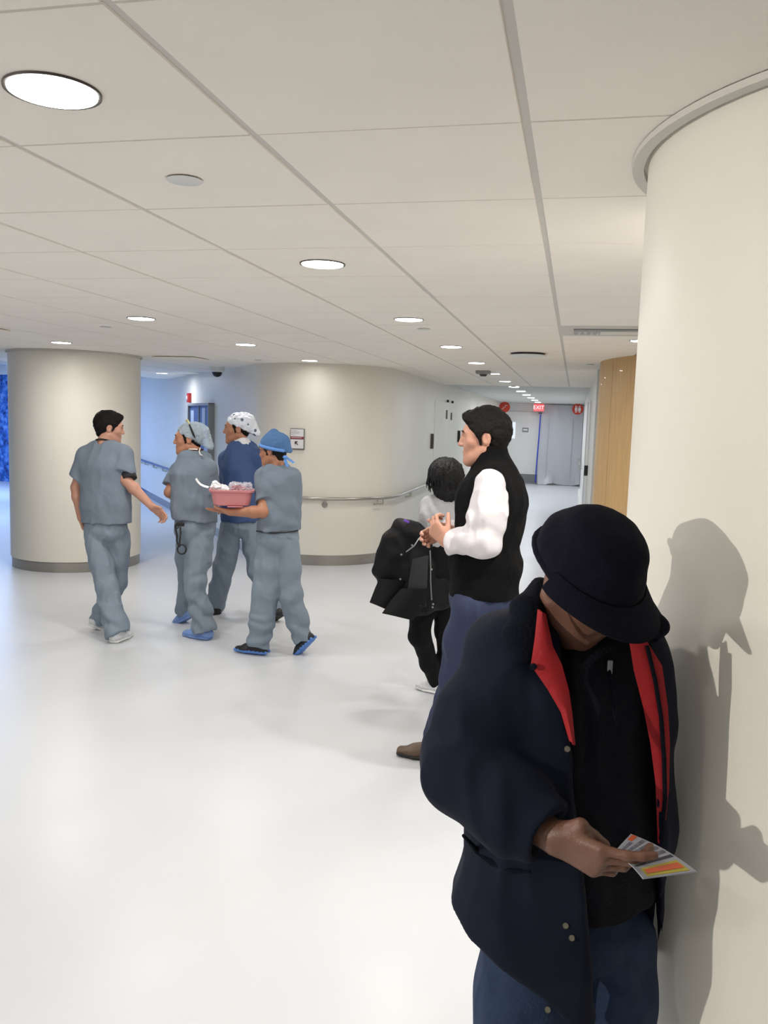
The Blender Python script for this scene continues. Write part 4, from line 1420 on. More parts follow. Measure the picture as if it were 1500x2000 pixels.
s = body_base(J, [((J['wrA'], J['wrA'] - J['elA'] + UP * .03, UP, -FH), dict(curls=(.04, .04, .04, .04), scale=.95, thumb_dir=-RH * .8 - FH * .4 + UP * .3)),
                  ((J['wrB'], J['wrB'] - J['elB'], UP, FH), dict(curls=(.4, .4, .4, .4), scale=.95))])
surface(s, .0055, 'body', 'skin_warm', o)
st = [(J['neck'] - UP * .045, .125, .68), (J['chest'], .165, .78), (J['waist'], .166, .84), (at(543, 1070, D), .172, .86)]
elh = lambda q, t: J['sh' + q] + (J['el' + q] - J['sh' + q]) * t
s = top_garment(J, st, [([J['shA'], elh('A', .74)], [.062, .072], J['elA'] - J['shA'] + RH * .06), ([J['shB'], elh('B', .85)], [.06, .068], J['elB'] - J['shB'])],
                neck_hole=.057, seed=31, hem=(at(543, 1034, D), -UP - RH * .02), amp=.006, spots=[(at(560, 1010, D - .1), .25, .009, 45, UP + RH * .5), (at(520, 950, D - .1), .14, .008, 60, RH + UP)], fr=(6, 6, 2.6), sh_r=.055)
surface(s, VOX, 'scrub_top', 'scrub', o)
s = trousers(J, .160, [(J['hipA'], J['knA'], J['anA'], [.10, .10, .096, .088, .078]), (J['hipB'], J['knB'], J['anB'], [.094, .09, .082, .078, .072])], at(543, 1022, D),
             seed=34, amp=.007, spots=[(J['anA'] + UP * .06, .2, .014, 75, UP), (J['knB'], .2, .010, 45, UP - RH), (J['anB'] + UP * .08, .2, .012, 60, UP + RH * .4)], depth=.82)
surface(s, VOX, 'scrub_trousers', 'scrub_b', o)
MB().tube([at(500, 1037, D - .12), at(530, 1041, D - .155), at(560, 1040, D - .155), at(582, 1036, D - .11)], .005, 8).build('hem_shadow_strip', 'undershirt', o, True)  # dark tube standing in for the shade under the top's hem
foot_parts(o, J['anA'], heading(-72), UP, 'black_shoe', 'blue_sole', length=.285, sole_h=.036, studs=True)
tr = unit(heading(-62) * .62 - UP * .62)
foot_parts(o, J['anB'], tr, UP * .7 + heading(-62) * .6 - RH * .1, 'black_shoe', 'blue_sole', length=.26, sole_h=.036, studs=True)
surface(hair_shell(J['h'], .008, .062, -.08, -.01), .0055, 'hair', 'hair_black', o)
eyes(o, J['h'])
h = J['h']
s = S()
s.add(Ell(h.p(0, -.02, .045), np.array((.090, .108, .094)), h.ax), .01)
s.add(Seg(h.p(0, -.02, .10), h.p(0, -.03, .145), .045, .018, h.x), .05)
s.add(Seg(h.p(0, -.07, .04), h.p(0, -.095, -.01), .07, .055, h.x), .04)
s.sub(Half(h.p(0, .073, .045), h.y * .8 - h.z * .6), .008)
s.sub(Half(h.p(0, .02, .016), unit(h.y * .25 - h.z * .97)), .01)
s.disp = folds(.003, (14, 14, 14), 9)
capo = surface(s, .0055, 'skull_cap', 'cap_blue', o)
# folded band along the cap edge and the ties at the back
pts = []
for a in np.linspace(-150, 150, 27):
    t = math.radians(a); x = .0945 * math.sin(t); y = -.02 + .111 * math.cos(t)
    z = .022 + .036 * math.cos(t)
    pts.append(h.p(x, y, z))
MB().tube(pts, .0115, 8).build('cap_band', 'cap_band', o, True)
for e in ([(558, 893), (566, 899), (574, 905)], [(556, 894), (558, 903), (562, 912)]):
    q = [at(*p, D - .10) for p in e]
    rows = [[p - RH * .010 * k, p + RH * .010 * k + UP * .006] for p, k in zip(q, (.7, 1.1, .8))]
    MB().sheet(rows, .003).build('cap_tie', 'cap_band', o, True)
s = S().add(Ell(at(557, 893, D - .10), (.018, .014, .014)), .01); surface(s, .0045, 'cap_knot', 'cap_band', o)
for q in (-1, 1):
    pts = [h.p(q * .031 + .021 * math.cos(t), .097, .012 + .016 * math.sin(t)) for t in np.linspace(0, 2 * math.pi, 16, endpoint=False)]
    MB().tube(pts, .0018, 6, True).build('glasses_rim', 'lens_glass', o, True)
    MB().tube([h.p(q * .052, .095, .016), h.p(q * .076, .06, .016), h.p(q * .084, -.005, .010)], .002, 6).build('glasses_temple', 'lens_glass', o, True)

# ---- the pink basin and what is in it
bc = (at(412, 958, D - .13) + at(499, 954, D - .13)) / 2
bx = unit((at(499, 956, D - .09) - at(412, 957, D - .13)) * np.array([1, 1, 0])); by = np.cross(UP, bx)
zr = at(455, 957, D - .13)[2]; zb = at(455, 989, D - .13)[2]
bas = thing('wash_basin', (bc[0], bc[1], zb), 'pink plastic wash basin full of supplies, carried on a forearm', 'basin')


def rrect(c, hx, hy, z, rad=.05, n=6):
    out = []
    for sx, sy, a0_ in ((1, 1, 0), (-1, 1, 90), (-1, -1, 180), (1, -1, 270)):
        for t in np.linspace(a0_, a0_ + 90, n):
            out.append(np.array([c[0], c[1], 0]) + bx * (sx * (hx - rad) + rad * math.cos(math.radians(t))) + by * (sy * (hy - rad) + rad * math.sin(math.radians(t))) + UP * z)
    return out


bcen = bc + by * .085 - bx * .012
L = [rrect(bcen, .122, .075, zb), rrect(bcen, .130, .083, zb + .006), rrect(bcen, .147, .10, zr - .016), rrect(bcen, .160, .113, zr - .016), rrect(bcen, .162, .115, zr - .002), rrect(bcen, .157, .110, zr), rrect(bcen, .145, .098, zr - .002), rrect(bcen, .125, .078, zb + .008)]
n = len(L[0]); vs = [p for l_ in L for p in l_]
fs = [(i * n + k, i * n + (k + 1) % n, (i + 1) * n + (k + 1) % n, (i + 1) * n + k) for i in range(len(L) - 1) for k in range(n)]
fs += [tuple(range(n))[::-1], tuple(range((len(L) - 1) * n, len(L) * n))]
MB().add(vs, fs).build('tub', 'pink', bas, True)
q = at(459, 992, D - .13) + by * .012
MB().box((q[0], q[1], zb - .003), (.11, .03, .008), np.stack([bx, by, UP])).build('foot_ridge', 'pink', bas, bevel=.003)
# supplies
def crumpled(name, label, cat, cen, size, material, seed, ax=None, amp=.010):
    t = thing(name, cen - UP * size[2], label, cat)
    s_ = S().add(Box(cen, size, np.stack([bx, by, UP]) if ax is None else ax, min(size) * .5), .01)
    s_.disp = folds(amp, (30, 30, 30), seed)
    surface(s_, .005, 'pouch', material, t)
    return t


sb_ = crumpled('supply_bag', 'clear plastic supply bag with red contents lying in the pink basin', 'plastic bag', bcen + bx * .062 + UP * (zr - bcen[2] + .016), (.076, .055, .026), 'clear_bag', 3)
s_ = S().add(Box(bcen + bx * .045 + UP * (zr - bcen[2] + .008), (.05, .04, .016), np.stack([bx, by, UP]), .008), .01); s_.disp = folds(.005, (30, 30, 30), 5)
surface(s_, .005, 'contents', 'red_label', sb_)
crumpled('paper_wad', 'crumpled white paper wrap at the left of the pink basin', 'paper', bcen - bx * .082 - by * .02 + UP * (zr - bcen[2] + .008), (.06, .05, .02), 'paper', 7, np.stack([unit(bx * .9 - UP * .42), by, unit(UP * .9 + bx * .42)]), .012)
t = thing('paper_sheet', at(392, 945, D - .1), 'white curled paper sticking out over the basin rim', 'paper')
q = [at(382, 936, D - .14), at(386, 942, D - .13), at(391, 947, D - .12), at(398, 950.5, D - .11), at(407, 953, D - .1)]
MB().sheet([[p - by * .02, p + by * .05 + UP * .006, p + by * .11 - UP * .004] for p in q], .003).build('sheet', 'paper', t, True)

# ------------------------------------------------------------------ woman with black braids carrying a black coat
M['grey_knit'] = mat('light_grey_knit', srgb(172, 172, 176), .9, var=.04, vscale=30, bump=.35, bscale=60)
M['black_cloth'] = mat('black_cloth', srgb(13, 13, 15), .85, var=.1, vscale=20, bump=.3, bscale=18, spec=.2)
M['black_nylon'] = mat('black_nylon', srgb(12, 12, 14), .6, var=.1, vscale=15, bump=.5, bscale=14, spec=.25)
M['char_lining'] = mat('charcoal_lining', srgb(44, 44, 46), .8, bump=.2, bscale=15)
M['purple'] = mat('purple_tag', srgb(112, 70, 180), .6)
M['skin_deep'] = mat('skin_deep_brown', srgb(92, 62, 50), .5)
D = 5.15
o = thing('person', (*at(850, 1345, 5.3)[:2], 0), 'short woman with black braided bob and light grey sweater, seen from behind', 'person')
J = dict(rv=unit(np.cross(heading(-35), UP)), w=.16)
J['h'] = head_frame(at(868, 938, D), -18, 6, scale=.95)
J['neck'] = at(870, 974, D); J['chest'] = at(866, 1012, D); J['waist'] = at(862, 1060, D); J['pelvis'] = at(858, 1110, D)
J['shA'] = at(842, 990, D + .03); J['elA'] = at(838, 1046, D - .06); J['wrA'] = at(792, 1040, D + .02)
J['shB'] = at(896, 990, D - .03); J['elB'] = at(902, 1050, D); J['wrB'] = at(890, 1090, D + .12)
J['hipA'] = at(832, 1130, D + .02); J['knA'] = at(820, 1243, D + .02); J['anA'] = atz(853, 1328, .087)
J['hipB'] = at(872, 1130, D); J['knB'] = at(868, 1230, D + .08); J['anB'] = atz(874, 1322, .097)
s = body_base(J, [((J['wrA'], J['wrA'] - J['elA'], -UP, FH), dict(curls=(.5, .5, .5, .5), scale=.9)), ((J['wrB'], -UP, FH, RH), dict(curls=(.4, .4, .4, .4), scale=.9))])
surface(s, .006, 'body', 'skin_deep', o)
st = [(J['neck'] - UP * .05, .12, .66), (J['chest'], .155, .78), (J['waist'], .15, .82), (at(860, 1115, D), .16, .85)]
s = top_garment(J, st, [([J['shA'], J['elA'], J['elA'] + (J['wrA'] - J['elA']) * .8], [.058, .055, .045], None), ([J['shB'], J['elB'], J['wrB']], [.056, .052, .042], None)],
                neck_hole=.055, seed=41, hem=(at(860, 1082, D), -UP + RH * .05), amp=.006, spots=[(at(850, 985, D - .1), .15, .008, 70, RH + UP * .5), (J['elA'], .16, .010, 90, RH)], fr=(7, 7, 4), sh_r=.052)
surface(s, VOX, 'sweater', 'grey_knit', o)
s = trousers(J, .16, [(J['hipA'], J['knA'], J['anA'], [.095, .085, .064, .058, .05]), (J['hipB'], J['knB'], J['anB'], [.09, .08, .06, .055, .045])], at(860, 1070, D), seed=44, amp=.005, depth=.85)
surface(s, VOX, 'trousers', 'black_cloth', o)
foot_parts(o, J['anA'] - UP * .0, heading(-55), UP, 'white_shoe', 'white_sole', length=.23, wide=.85)
foot_parts(o, J['anB'] + UP * .01, heading(-50), UP, 'white_shoe', 'white_sole', length=.23, wide=.85)
h = J['h']
s = S()
s.add(Ell(h.p(0, -.02, .035), (.102, .116, .108), h.ax), .01)
s.add(Seg(h.p(0, -.05, .02), h.p(0, -.055, -.07), .098, .082, h.x), .04)
s.sub(Half(h.p(0, .07, 0), h.y * .95 - h.z * .3), .02)
s.disp = lambda P: .006 * noise3(P * np.array([75, 75, 22])) + .003 * noise3(P * 120)
hr = surface(s, .005, 'hair', 'hair_black', o)
hr2 = MB()
rnd = random.Random(3)
for k in range(150):
    a = rnd.uniform(-.2, 1.2) * math.pi + math.pi / 2 + math.pi / 2
    th = rnd.uniform(0, 2 * math.pi); e0 = rnd.uniform(.25, 1.2)
    c0 = h.p(0, -.02, .035)
    ring = [c0 + (h.x * math.cos(th) * .106 * math.cos(e) + h.y * (math.sin(th) * .116 * math.cos(e)) + h.z * .112 * math.sin(e)) for e in np.linspace(e0, 0, 4)]
    if math.sin(th) > .55:
        continue
    end = ring[-1] - h.z * rnd.uniform(.05, .11) + h.x * rnd.uniform(-.012, .012) + h.y * rnd.uniform(-.012, .012)
    hr2.tube(ring + [end], [.0035, .004, .004, .004, .0022], 5)
hb = hr2.build('braids', 'hair_black', o, True); hb['kind'] = 'stuff'

# the coat over her forearm, with the hood / sleeve roll on top
ct = thing('coat', at(795, 1195, 5.0), 'black hooded coat hanging over the forearm of the woman with braids', 'coat')
D = 5.0
s = S()
s.chain([at(815, 1036, D), at(787, 1040, D), at(768, 1075, D), at(745, 1118, D + .02)], [.055, .078, .088, .066], RH, (.8, .8, .75, .7), .04)
s.chain([at(820, 1050, D + .02), at(808, 1110, D + .02), at(800, 1185, D + .02)], [.07, .125, .15], RH, (.75, .45, .34), .04)
s.chain([at(850, 1075, D + .10), at(855, 1130, D + .08), at(850, 1175, D + .06)], [.06, .085, .09], RH, (.7, .6, .5), .04)
s.chain([at(770, 1110, D + .03), at(752, 1172, D + .04)], [.07, .075], RH, (.6, .4), .04)
s.sub(Half(at(760, 1190, D), -UP + RH * -.22), .006)
s.sub(Half(at(741, 1176, D), unit(-UP * .5 - RH * .8), .12), .006)
s.disp = folds(.006, (6, 6, 4), 47, [(at(775, 1050, D), .25, .012, 50, RH * .6 + UP * .8)])
surface(s, VOX, 'shell', 'black_nylon', ct)
for e, dd in (([(742, 1130), (733, 1150), (723, 1177)], .0), ([(785, 1150), (765, 1172), (747, 1198)], -.05)):
    e2 = [(800, 1135), (790, 1160), (760, 1192)] if dd == 0 else [(838, 1150), (830, 1180), (806, 1211)]
    rows = [[at(a[0] + (b[0] - a[0]) * u, a[1] + (b[1] - a[1]) * u, D - .02 + dd - .03 * math.sin(math.pi * u)) for u in np.linspace(0, 1, 6)] for a, b in zip(e, e2)]
    MB().sheet(rows, .014).build('coat_flap', 'black_nylon', ct, True)
rows = []
for t in np.linspace(0, 1, 8):
    c = lambda x, y, dd: at(x, y, dd)
    a = np.array([806 - 14 * t, 1092 + 88 * t]); b = np.array([836 - 4 * t, 1085 + 100 * t])
    rows.append([at(*(a + (b - a) * u), D - .062 - .030 * math.sin(math.pi * u)) for u in np.linspace(0, 1, 5)])
MB().sheet(rows, .006).build('lining', 'char_lining', ct, True)
MB().tube([at(840, 1075, D - .05), at(841, 1105, D - .055), at(841, 1135, D - .055), at(843, 1172, D - .05)], .004, 6).build('zipper', 'zip', ct, True)
MB().tube([at(829, 1042, D - .06), at(818, 1052, D - .075), at(809, 1066, D - .085), at(793, 1078, D - .09)], .004, 6).build('zipper', 'zip', ct, True)
MB().box(at(794, 1018, D - .075), (.035, .01, .014), np.stack([unit(RH - UP * .4), FH, unit(UP + RH * .4)])).build('hang_tag', 'purple', ct, bevel=.003)
for x, y in ((805, 1065), (784, 1083), (843, 1112), (782, 1131), (846, 1180), (845, 1186)):
    MB().cyl(at(x, y, D - .105), at(x, y, D - .09), .006).build('snap', 'zip', ct, True)

# ------------------------------------------------------------------ man in black fleece vest and white shirt
M['black_fleece'] = mat('black_fleece', srgb(11, 11, 12), .95, var=.15, vscale=60, bump=.5, bscale=120, spec=.15)
M['white_shirt'] = mat('white_shirt', srgb(206, 201, 204), .8, bump=.5, bscale=14)
M['blue_chino'] = mat('blue_chino', srgb(38, 47, 76), .85, var=.06, vscale=20, bump=.4, bscale=14)
D = 3.85
o = thing('person', (*at(915, 1500, 4.0)[:2], 0), 'tall dark-haired man in a black fleece vest and white shirt, walking left', 'person')
J = dict(rv=unit(np.cross(heading(-72), UP)), w=.20)
J['h'] = head_frame(at(945, 857, D), -83, 5, scale=1.03)
J['neck'] = at(968, 916, D); J['chest'] = at(962, 975, D); J['waist'] = at(950, 1085, D); J['pelvis'] = at(944, 1165, D)
J['shA'] = at(958, 948, D - .155); J['elA'] = at(945, 1058, D - .22); J['wrA'] = at(873, 1058, D - .13)
J['shB'] = at(955, 948, D + .16); J['elB'] = at(935, 1055, D + .2); J['wrB'] = at(873, 1035, D + .02)
J['hipA'] = at(925, 1185, D - .08); J['knA'] = at(893, 1325, D + .1); J['anA'] = atz(848, 1452, .087)
J['hipB'] = at(960, 1185, D + .08); J['knB'] = at(985, 1330, D - .05); J['anB'] = at(1030, 1490, 3.9)
s = body_base(J, [((J['wrA'], -RH * .62 + UP * .62 + FH * .3, FH * .7 + RH * .6, UP * .6 + RH * .3 - FH * .3), dict(curls=(.75, .8, .85, .9), thumb_dir=UP * .9 + FH * .3)),
                  ((J['wrB'], -RH * .9 - FH * .3 - UP * .3, -FH * .4 - UP * .6, UP), dict(curls=(.5, .5, .5, .5)))])
surface(s, .0052, 'body', 'skin', o)
st = [(J['neck'] - UP * .06, .15, .75), (J['chest'], .195, .80), (J['waist'], .185, .84), (at(943, 1180, D), .178, .9)]
s = S()
s.chain([q[0] for q in st], [q[1] for q in st], J['rv'], [q[2] for q in st], .03)
s.sub(Half(at(945, 1160, D), -UP), .01)
s.add(Seg(J['shA'] + FH * .04, J['shB'] - FH * .04, .068, .068, UP), .06)
for q in 'AB':
    s.add(Seg(J['neck'] - UP * .03, J['sh' + q], .07, .06, UP), .05)
nd = unit(J['h'].p(0, -.02, -.03) - J['neck'])
s.add(Seg(J['neck'] - nd * .03 - RH * .012, J['neck'] + nd * .085 - RH * .004, .090, .080, J['rv'], 1.0), .03)
s.sub(Seg(J['neck'] + nd * .04, J['neck'] + nd * .3, .062, .07, J['rv'], 1.0), .008)
s.sub(Half(J['neck'] + nd * .112, nd - J['h'].y * .15, .2), .008)
s.disp = folds(.008, (7, 7, 4), 51, [(at(1000, 1080, D), .3, .010, 40, UP), (at(920, 1110, D - .1), .3, .008, 30, UP + RH)])
surface(s, .006, 'fleece_vest', 'black_fleece', o)
for q in 'AB':
    g = S()
    fo = J['el' + q] + (J['wr' + q] - J['el' + q]) * .9
    a0_ = J['sh' + q] + (-FH * .035 if q == 'A' else FH * .03)
    g.chain([a0_, a0_ + (J['el' + q] - a0_) * .55, J['el' + q], fo], [.07, .083, .074, .054], None, 1.0, .03)
    g.sub(Half(fo, J['wr' + q] - J['el' + q]), .005)
    g.disp = folds(.008, (10, 10, 6), 53, [(J['el' + q], .17, .010, 60, UP + RH * .5), (fo, .12, .010, 75, RH + UP * .3)])
    surface(g, .006, 'shirt_sleeve', 'white_shirt', o)
s = trousers(J, .165, [(J['hipA'], J['knA'], J['anA'], [.10, .095, .08, .07, .062]), (J['hipB'], J['knB'], J['anB'], [.10, .095, .08, .07, .062])], at(945, 1145, D), seed=54, amp=.006, depth=.95)
surface(s, .007, 'trousers', 'blue_chino', o)
foot_parts(o, J['anA'], heading(-72), UP, 'brown_shoe', 'black_shoe', length=.30)
foot_parts(o, J['anB'], unit(heading(-70) * .9 - UP * .35), UP + heading(-70) * .4, 'brown_shoe', 'black_shoe', length=.30)
surface(hair_shell(J['h'], .016, .068, -.072, .0, top=.006, quiff=.026), .0048, 'hair', 'hair_dark', o)
eyes(o, J['h'])

# ------------------------------------------------------------------ man in the navy cap and jacket, close by the column
M['navy_wool'] = mat('navy_fleece_cap', srgb(15, 15, 27), .95, var=.12, vscale=90, bump=.3, bscale=260, spec=.15)
M['navy_coat'] = mat('navy_coat', srgb(14, 20, 36), .85, var=.06, vscale=14, bump=.35, bscale=9, spec=.2)
M['cord_collar'] = mat('dark_collar', srgb(12, 16, 26), .95, bump=.4, bscale=150, spec=.15)
M['red_lining'] = mat('red_lining', srgb(158, 18, 26), .75, var=.05, vscale=20, bump=.2, bscale=60)
M['char_sweater'] = mat('charcoal_sweater', srgb(19, 20, 27), .95, var=.06, vscale=30, bump=.35, bscale=120, spec=.15)
M['jeans'] = mat('dark_denim', srgb(40, 54, 78), .85, var=.12, vscale=30, bump=.3, bscale=200, spec=.2)
M['brass'] = mat('antique_snap', srgb(120, 116, 104), .35, .8)
fdir = heading(154)
D = 1.60
o = thing('person', (.08, 1.68, 0), 'man in navy cap and red-lined navy jacket reading a card by the column', 'person')
rv = unit(np.cross(fdir, UP))
J = dict(rv=rv, w=.19)
J['h'] = head_frame(at(1144, 1135, 1.565), 136, 43, tilt=5, scale=1.0)
J['neck'] = at(1165, 1215, 1.68)
J['chest'] = at(1128, 1370, 1.665); J['waist'] = at(1118, 1600, 1.69); J['pelvis'] = at(1110, 1790, 1.74)
J['shA'] = at(982, 1274, 1.62); J['elA'] = at(908, 1512, 1.56); J['wrA'] = at(1082, 1636, 1.44)
J['shB'] = at(1212, 1295, 1.71); J['elB'] = at(1222, 1530, 1.74); J['wrB'] = at(1205, 1690, 1.70)
hx, hy = at(1035, 1830, 1.70), at(1190, 1830, 1.74)
J['hipA'] = hx; J['knA'] = np.array([hx[0] - .02, hx[1] - .03, .44]); J['anA'] = np.array([hx[0] - .02, hx[1] + .0, .087])
J['hipB'] = hy; J['knB'] = np.array([hy[0] + .01, hy[1] - .04, .44]); J['anB'] = np.array([hy[0] + .01, hy[1] - .01, .087])
s = body_base(J, [((J['wrA'], at(1150, 1672, 1.405) - J['wrA'], FH * .8 + UP * .35, UP * .85 - FH * .35), dict(curls=(.24, .50, .62, .66), scale=.94, thumb_dir=at(1205, 1668, 1.45) - at(1140, 1618, 1.43), spread=.06, thumb_curl=.05)),
                  ((J['wrB'], -UP * .4 - fdir * .6, -RH, -FH), dict(curls=(.3, .3, .3, .3), scale=.9))])
surface(s, .0042, 'body', 'skin_dark', o)
eyes(o, J['h'])
h = J['h']
# sweater
st = [(J['neck'] - UP * .06, .13, .62), (J['chest'], .172, .72), (J['waist'], .180, .80), (at(1112, 1800, 1.74), .176, .80)]
s = S()
s.chain([q[0] for q in st], [q[1] for q in st], rv, [q[2] for q in st], .03)
s.sub(Half(at(1190, 1792, 1.6), -UP), .008)
nd = unit(h.p(0, -.02, -.05) - J['neck'])
s.add(Seg(J['neck'] - UP * .02 + fdir * .01, J['neck'] + nd * .02 + fdir * .015, .078, .07, rv, .95), .03)
s.add(Seg(at(1180, 1290, 1.60), at(1190, 1340, 1.57), .06, .07, rv, .5), .04)
s.disp = folds(.007, (7, 7, 3), 61, [(at(1180, 1700, 1.55), .3, .006, 40, UP + RH)])
sweater = surface(s, .006, 'sweater', 'char_sweater', o)


def surf_hit(ob, px, py, off, fallback):
    """point of a garment's surface seen at a pixel, lifted by off"""
    from mathutils.bvhtree import BVHTree
    if 'bvh' not in ob_cache or ob_cache['name'] != ob.name:
        me_ = ob.data
        ob_cache['bvh'] = BVHTree.FromPolygons([v.co[:] for v in me_.vertices], [p.vertices[:] for p in me_.polygons]); ob_cache['name'] = ob.name
    d = unit(at(px, py, 1.0) - CAM)
    r = ob_cache['bvh'].ray_cast(Vector(CAM), Vector(d))
    if r[0] is None:
        return at(px, py, fallback)
    return np.array(r[0]) - d * off


ob_cache = {}
MB().tube([surf_hit(sweater, x, y, .001, 1.5) for x, y in ((1186, 1272), (1188, 1290), (1190, 1310), (1193, 1335), (1198, 1370), (1204, 1420))], .0035, 6).build('sweater_zip', 'cord_collar', o, True)
MB().box(surf_hit(sweater, 1191, 1304, .005, 1.5), (.010, .006, .028), np.stack([RH, FH, UP])).build('zip_pull', 'zip', o, bevel=.002)
# jeans
s = trousers(J, .165, [(J['hipA'], J['knA'], J['anA'], [.096, .092, .078, .07, .066]), (J['hipB'], J['knB'], J['anB'], [.094, .090, .078, .07, .066])], at(1112, 1770, 1.74), seed=64, amp=.007, depth=.78,
             spots=[(at(1160, 1850, 1.6), .2, .008, 60, UP + RH)])
surface(s, .007, 'jeans', 'jeans', o)
for q in 'AB':
    foot_parts(o, J['an' + q], heading(154 + (12 if q == 'A' else -12)), UP, 'black_shoe', 'black_shoe', h=.007)
# jacket: body shell opened at the front, sleeves
s = S()
st = [(J['neck'] - UP * .05, .16, .66), (J['chest'], .206, .74), (J['waist'] - RH * .005, .214, .82), (at(1085, 1780, 1.73), .222, .82), (at(1085, 2020, 1.80), .225, .80)]
s.chain([q[0] for q in st], [q[1] for q in st], rv, [q[2] for q in st], .03)
s.add(Seg(J['shA'], J['shB'], .068, .066, UP), .05)
s.add(Seg(J['neck'] - UP * .02, J['shA'], .07, .068, UP), .05)
s.add(Seg(J['neck'] - UP * .02, J['shB'], .066, .062, UP), .05)
inner = S()
inner.chain([q[0] for q in st], [q[1] - .024 for q in st], rv, [q[2] - .03 for q in st], .03)
# the opening wedge between the two front edges
aL, bL = at(1085, 1250, 1.5), at(1140, 1800, 1.5)
aR, bR = at(1268, 1280, 1.6), at(1290, 1750, 1.6)
fd2 = unit(at(1150, 1500, 1.7) - CAM) * -1
fd2 = unit(fd2 * np.array([1, 1, .3]))
nL = np.cross(bL - aL, fd2); nL = nL if nL @ RH > 0 else -nL
nR = np.cross(bR - aR, fd2); nR = nR if nR @ RH < 0 else -nR
wedge = S().add(Ell(J['waist'] + fdir * .35, (1.3, 1.3, 1.3)), .01)
wedge.inter(Half(aL, nL), .004); wedge.inter(Half(aR, nR), .004); wedge.inter(Half(J['chest'] + fdir * .03, fdir), .004)
s.sub(wedge, .006)
s.sub(inner, .004)
s.sub(Half(at(905, 1838, 1.55), unit(-UP * .80 - RH * .62 + FH * .0)), .008)
s.sub(Half(at(1078, 1990, 1.6), -UP), .006)
s.sub(Seg(J['neck'] + UP * .015, J['neck'] + nd * .2 + UP * .1, .085, .10, rv, .95), .01)
for q in 'AB':
    g = S()
    el = J['el' + q]; fo = el + (J['wr' + q] - el) * .96
    g.chain([J['sh' + q], J['sh' + q] + (el - J['sh' + q]) * .5, el, el + (fo - el) * .5, fo], [.074, .084, .082, .074, .060] if q == 'A' else [.06, .062, .06, .054, .05], None, 1.0, .03)
    d_ = unit(J['wr' + q] - el)
    g.sub(Half(fo, d_), .006)
    g.sub(Seg(fo - d_ * .002, fo + d_ * .08, .044, .046), .004)
    s.add(g, .025)
s.disp = folds(.006, (6, 6, 3), 67, [(J['elA'] - FH * .06 + RH * .03, .17, .008, 48, UP + RH * .9), (at(950, 1420, 1.48), .2, .005, 40, UP * .5 + RH), (J['shA'], .15, .004, 40, RH + UP * .3), (at(950, 1800, 1.55), .2, .008, 30, UP)])
jacket = surface(s, .0062, 'jacket', 'navy_coat', o)


def ribbon(name, L_, R_, D0, D1, bulge, thick, material, n=5):
    """cloth strip between two pixel polylines at given depths"""
    rows = []
    m = len(L_)
    LL = np.array(L_, float); RRr = np.array(R_, float)
    ts = np.linspace(0, m - 1, m * 3 - 2)
    for t in ts:
        i = min(int(t), m - 2); u = t - i
        a = LL[i] + (LL[i + 1] - LL[i]) * u; b = RRr[i] + (RRr[i + 1] - RRr[i]) * u
        d = D0 + (D1 - D0) * t / (m - 1)
        rows.append([at(*(a + (b - a) * v), d - bulge * math.sin(math.pi * v)) for v in np.linspace(0, 1, n)])
    return MB().sheet(rows, thick).build(name, material, o, True)


ribbon('lapel_lining', [(1052, 1190), (1045, 1248), (1037, 1298), (1070, 1345), (1097, 1390), (1114, 1445)], [(1064, 1200), (1078, 1262), (1097, 1300), (1110, 1350), (1116, 1395), (1121, 1455)], 1.500, 1.475, .006, .005, 'red_lining')
ribbon('lapel_lining', [(1227, 1240), (1238, 1310), (1256, 1380), (1270, 1450), (1281, 1530), (1287, 1645)], [(1252, 1236), (1292, 1300), (1303, 1380), (1307, 1450), (1305, 1540), (1293, 1650)], 1.53, 1.59, .004, .005, 'red_lining')
MB().tube([at(1264, 1262, 1.525), at(1280, 1330, 1.535), at(1291, 1400, 1.55), at(1297, 1480, 1.56), at(1299, 1560, 1.57), at(1291, 1640, 1.58)], .0045, 6).build('jacket_zip', 'cord_collar', o, True)
# turned-down collar
s = S()
s.chain([at(1056, 1145, 1.62), at(1030, 1190, 1.565), at(1020, 1240, 1.53), at(1022, 1288, 1.51)], [.020, .027, .031, .020], RH, (.9, .7, .55, .5), .03)
surface(s, .005, 'collar', 'cord_collar', o)
s = S()
s.chain([at(1252, 1190, 1.66), at(1276, 1222, 1.60), at(1268, 1245, 1.575)], [.03, .027, .018], RH, (.9, .7, .6), .02)
surface(s, .005, 'collar', 'cord_collar', o)
MB().lathe([(.004, 0), (.0068, 0), (.0068, .003), (.004, .003)], (0, 0, 0), 16, True)
for x, y, d in ((1277, 1231, 1.578), (1042, 1302, 1.478), (1108, 1463, 1.46), (1105, 1808, 1.535), (1117, 1832, 1.54), (1070, 1972, 1.56)):
    a = at(x, y, d) if y < 1310 else surf_hit(jacket, x, y, .0, d)
    ax = unit(CAM - a)
    MB().cyl(a, a + ax * .004, .0062, .005, 14).build('snap', 'brass' if y != 1302 else 'cord_collar', o, True)
# patch pocket with gaping mouth
MB().tube([surf_hit(jacket, x, y, .0, 1.5) for x, y in ((905, 1632), (930, 1660), (960, 1684), (1000, 1700), (1035, 1702))], [.003, .006, .007, .006, .003], 8).build('pocket_mouth', 'cord_collar', o, True)

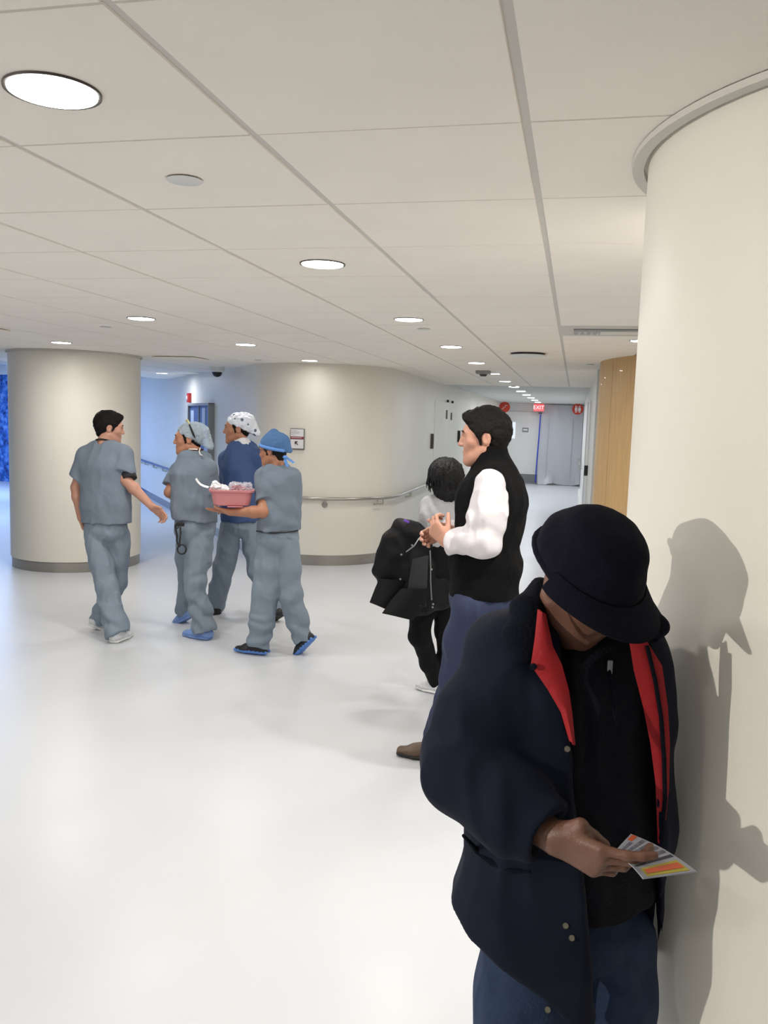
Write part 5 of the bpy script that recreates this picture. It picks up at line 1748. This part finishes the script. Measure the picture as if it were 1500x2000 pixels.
# the cap: crown, band, visor
s = S()
s.add(Ell(h.p(0, -.018, .040), (.098, .113, .070), h.ax), .01)
s.add(Seg(h.p(0, -.018, .04), h.p(0, -.02, .072), .095, .083, h.x, 1.08), .02)
s.sub(Half(h.p(0, 0, .136), h.z), .04)
s.sub(Half(h.p(0, 0, .005), -h.z + h.y * .12), .01)
s.disp = lambda P: .0022 * noise3(P * 22) + .0012 * noise3(P * 60)
cap = surface(s, .0045, 'cap_crown', 'navy_wool', o)
s = S()
ring = [h.p(.0955 * math.sin(t), -.018 + .110 * math.cos(t), .022 + .018 * math.cos(t)) for t in np.linspace(0, 2 * math.pi, 33)]
MB().tube(ring[:-1], .0075, 8, True).build('cap_band', 'navy_wool', o, True)
rows = []
for v in np.linspace(0, 1, 9):
    row = []
    for a in np.linspace(-88, 88, 25):
        t = math.radians(a)
        ext = v * .062 * max(0.0, math.cos(t)) ** .5
        x = math.sin(t) * (.102 + ext * .55); y = -.018 + math.cos(t) * (.114 + ext)
        z = .040 + .010 * math.cos(t) - .012 * v - .030 * (abs(a) / 88) ** 2 * v - .35 * ext * .4
        row.append(h.p(x, y, z))
    rows.append(row)
MB().sheet(rows, .007).build('visor', 'navy_wool', o, True)

# ---- printed card in his hand
cc = at(1270, 1675, 1.41)
card = thing('printed_card', cc, 'colourful printed card held in the hand of the man in the cap', 'card')
M['card_back'] = mat('card_stock', srgb(176, 180, 190), .45)
M['card_grey'] = mat('card_print_grey', srgb(120, 122, 136), .45, var=.4, vscale=160)
M['card_yellow'] = mat('card_print_yellow', srgb(196, 180, 66), .45)
M['card_orange'] = mat('card_print_orange', srgb(226, 104, 60), .45)
M['card_dark'] = mat('card_print_dark', srgb(58, 58, 72), .45)
A_, B_, C_, E_ = at(1196, 1652, 1.435), at(1232, 1629, 1.475), at(1362, 1703, 1.405), at(1256, 1717, 1.350)
A_ = at(1196, 1668, 1.40)


def card_pt(u, v, lift=0.0):
    p = (A_ * (1 - u) + E_ * u) * (1 - v) + (B_ * (1 - u) + C_ * u) * v
    nn = unit(np.cross(E_ - A_, B_ - A_)); nn = nn if nn[2] > 0 else -nn
    return p + nn * (.006 * math.sin(math.pi * u) + lift)


MB().sheet([[card_pt(u, v) for v in np.linspace(0, 1, 5)] for u in np.linspace(0, 1, 7)], .0012).build('card_sheet', 'card_back', card, True)


def card_band(u0, u1, v0, v1, m, lift=.0011):
    MB().sheet([[card_pt(u, v, lift) for v in np.linspace(v0, v1, 4)] for u in np.linspace(u0, u1, 4)], .0004).build('print_block', m, card, True)


card_band(.74, .96, .10, .90, 'card_yellow')
card_band(.79, .90, .14, .86, 'card_orange', .0018)
card_band(.03, .10, .72, .97, 'card_orange')
card_band(.62, .67, .05, .95, 'card_dark')
for k in range(5):
    card_band(.08 + k * .105, .135 + k * .105, .08, .94 if k else .68, 'card_grey')
card_band(.97, .995, .03, .97, 'card_back')
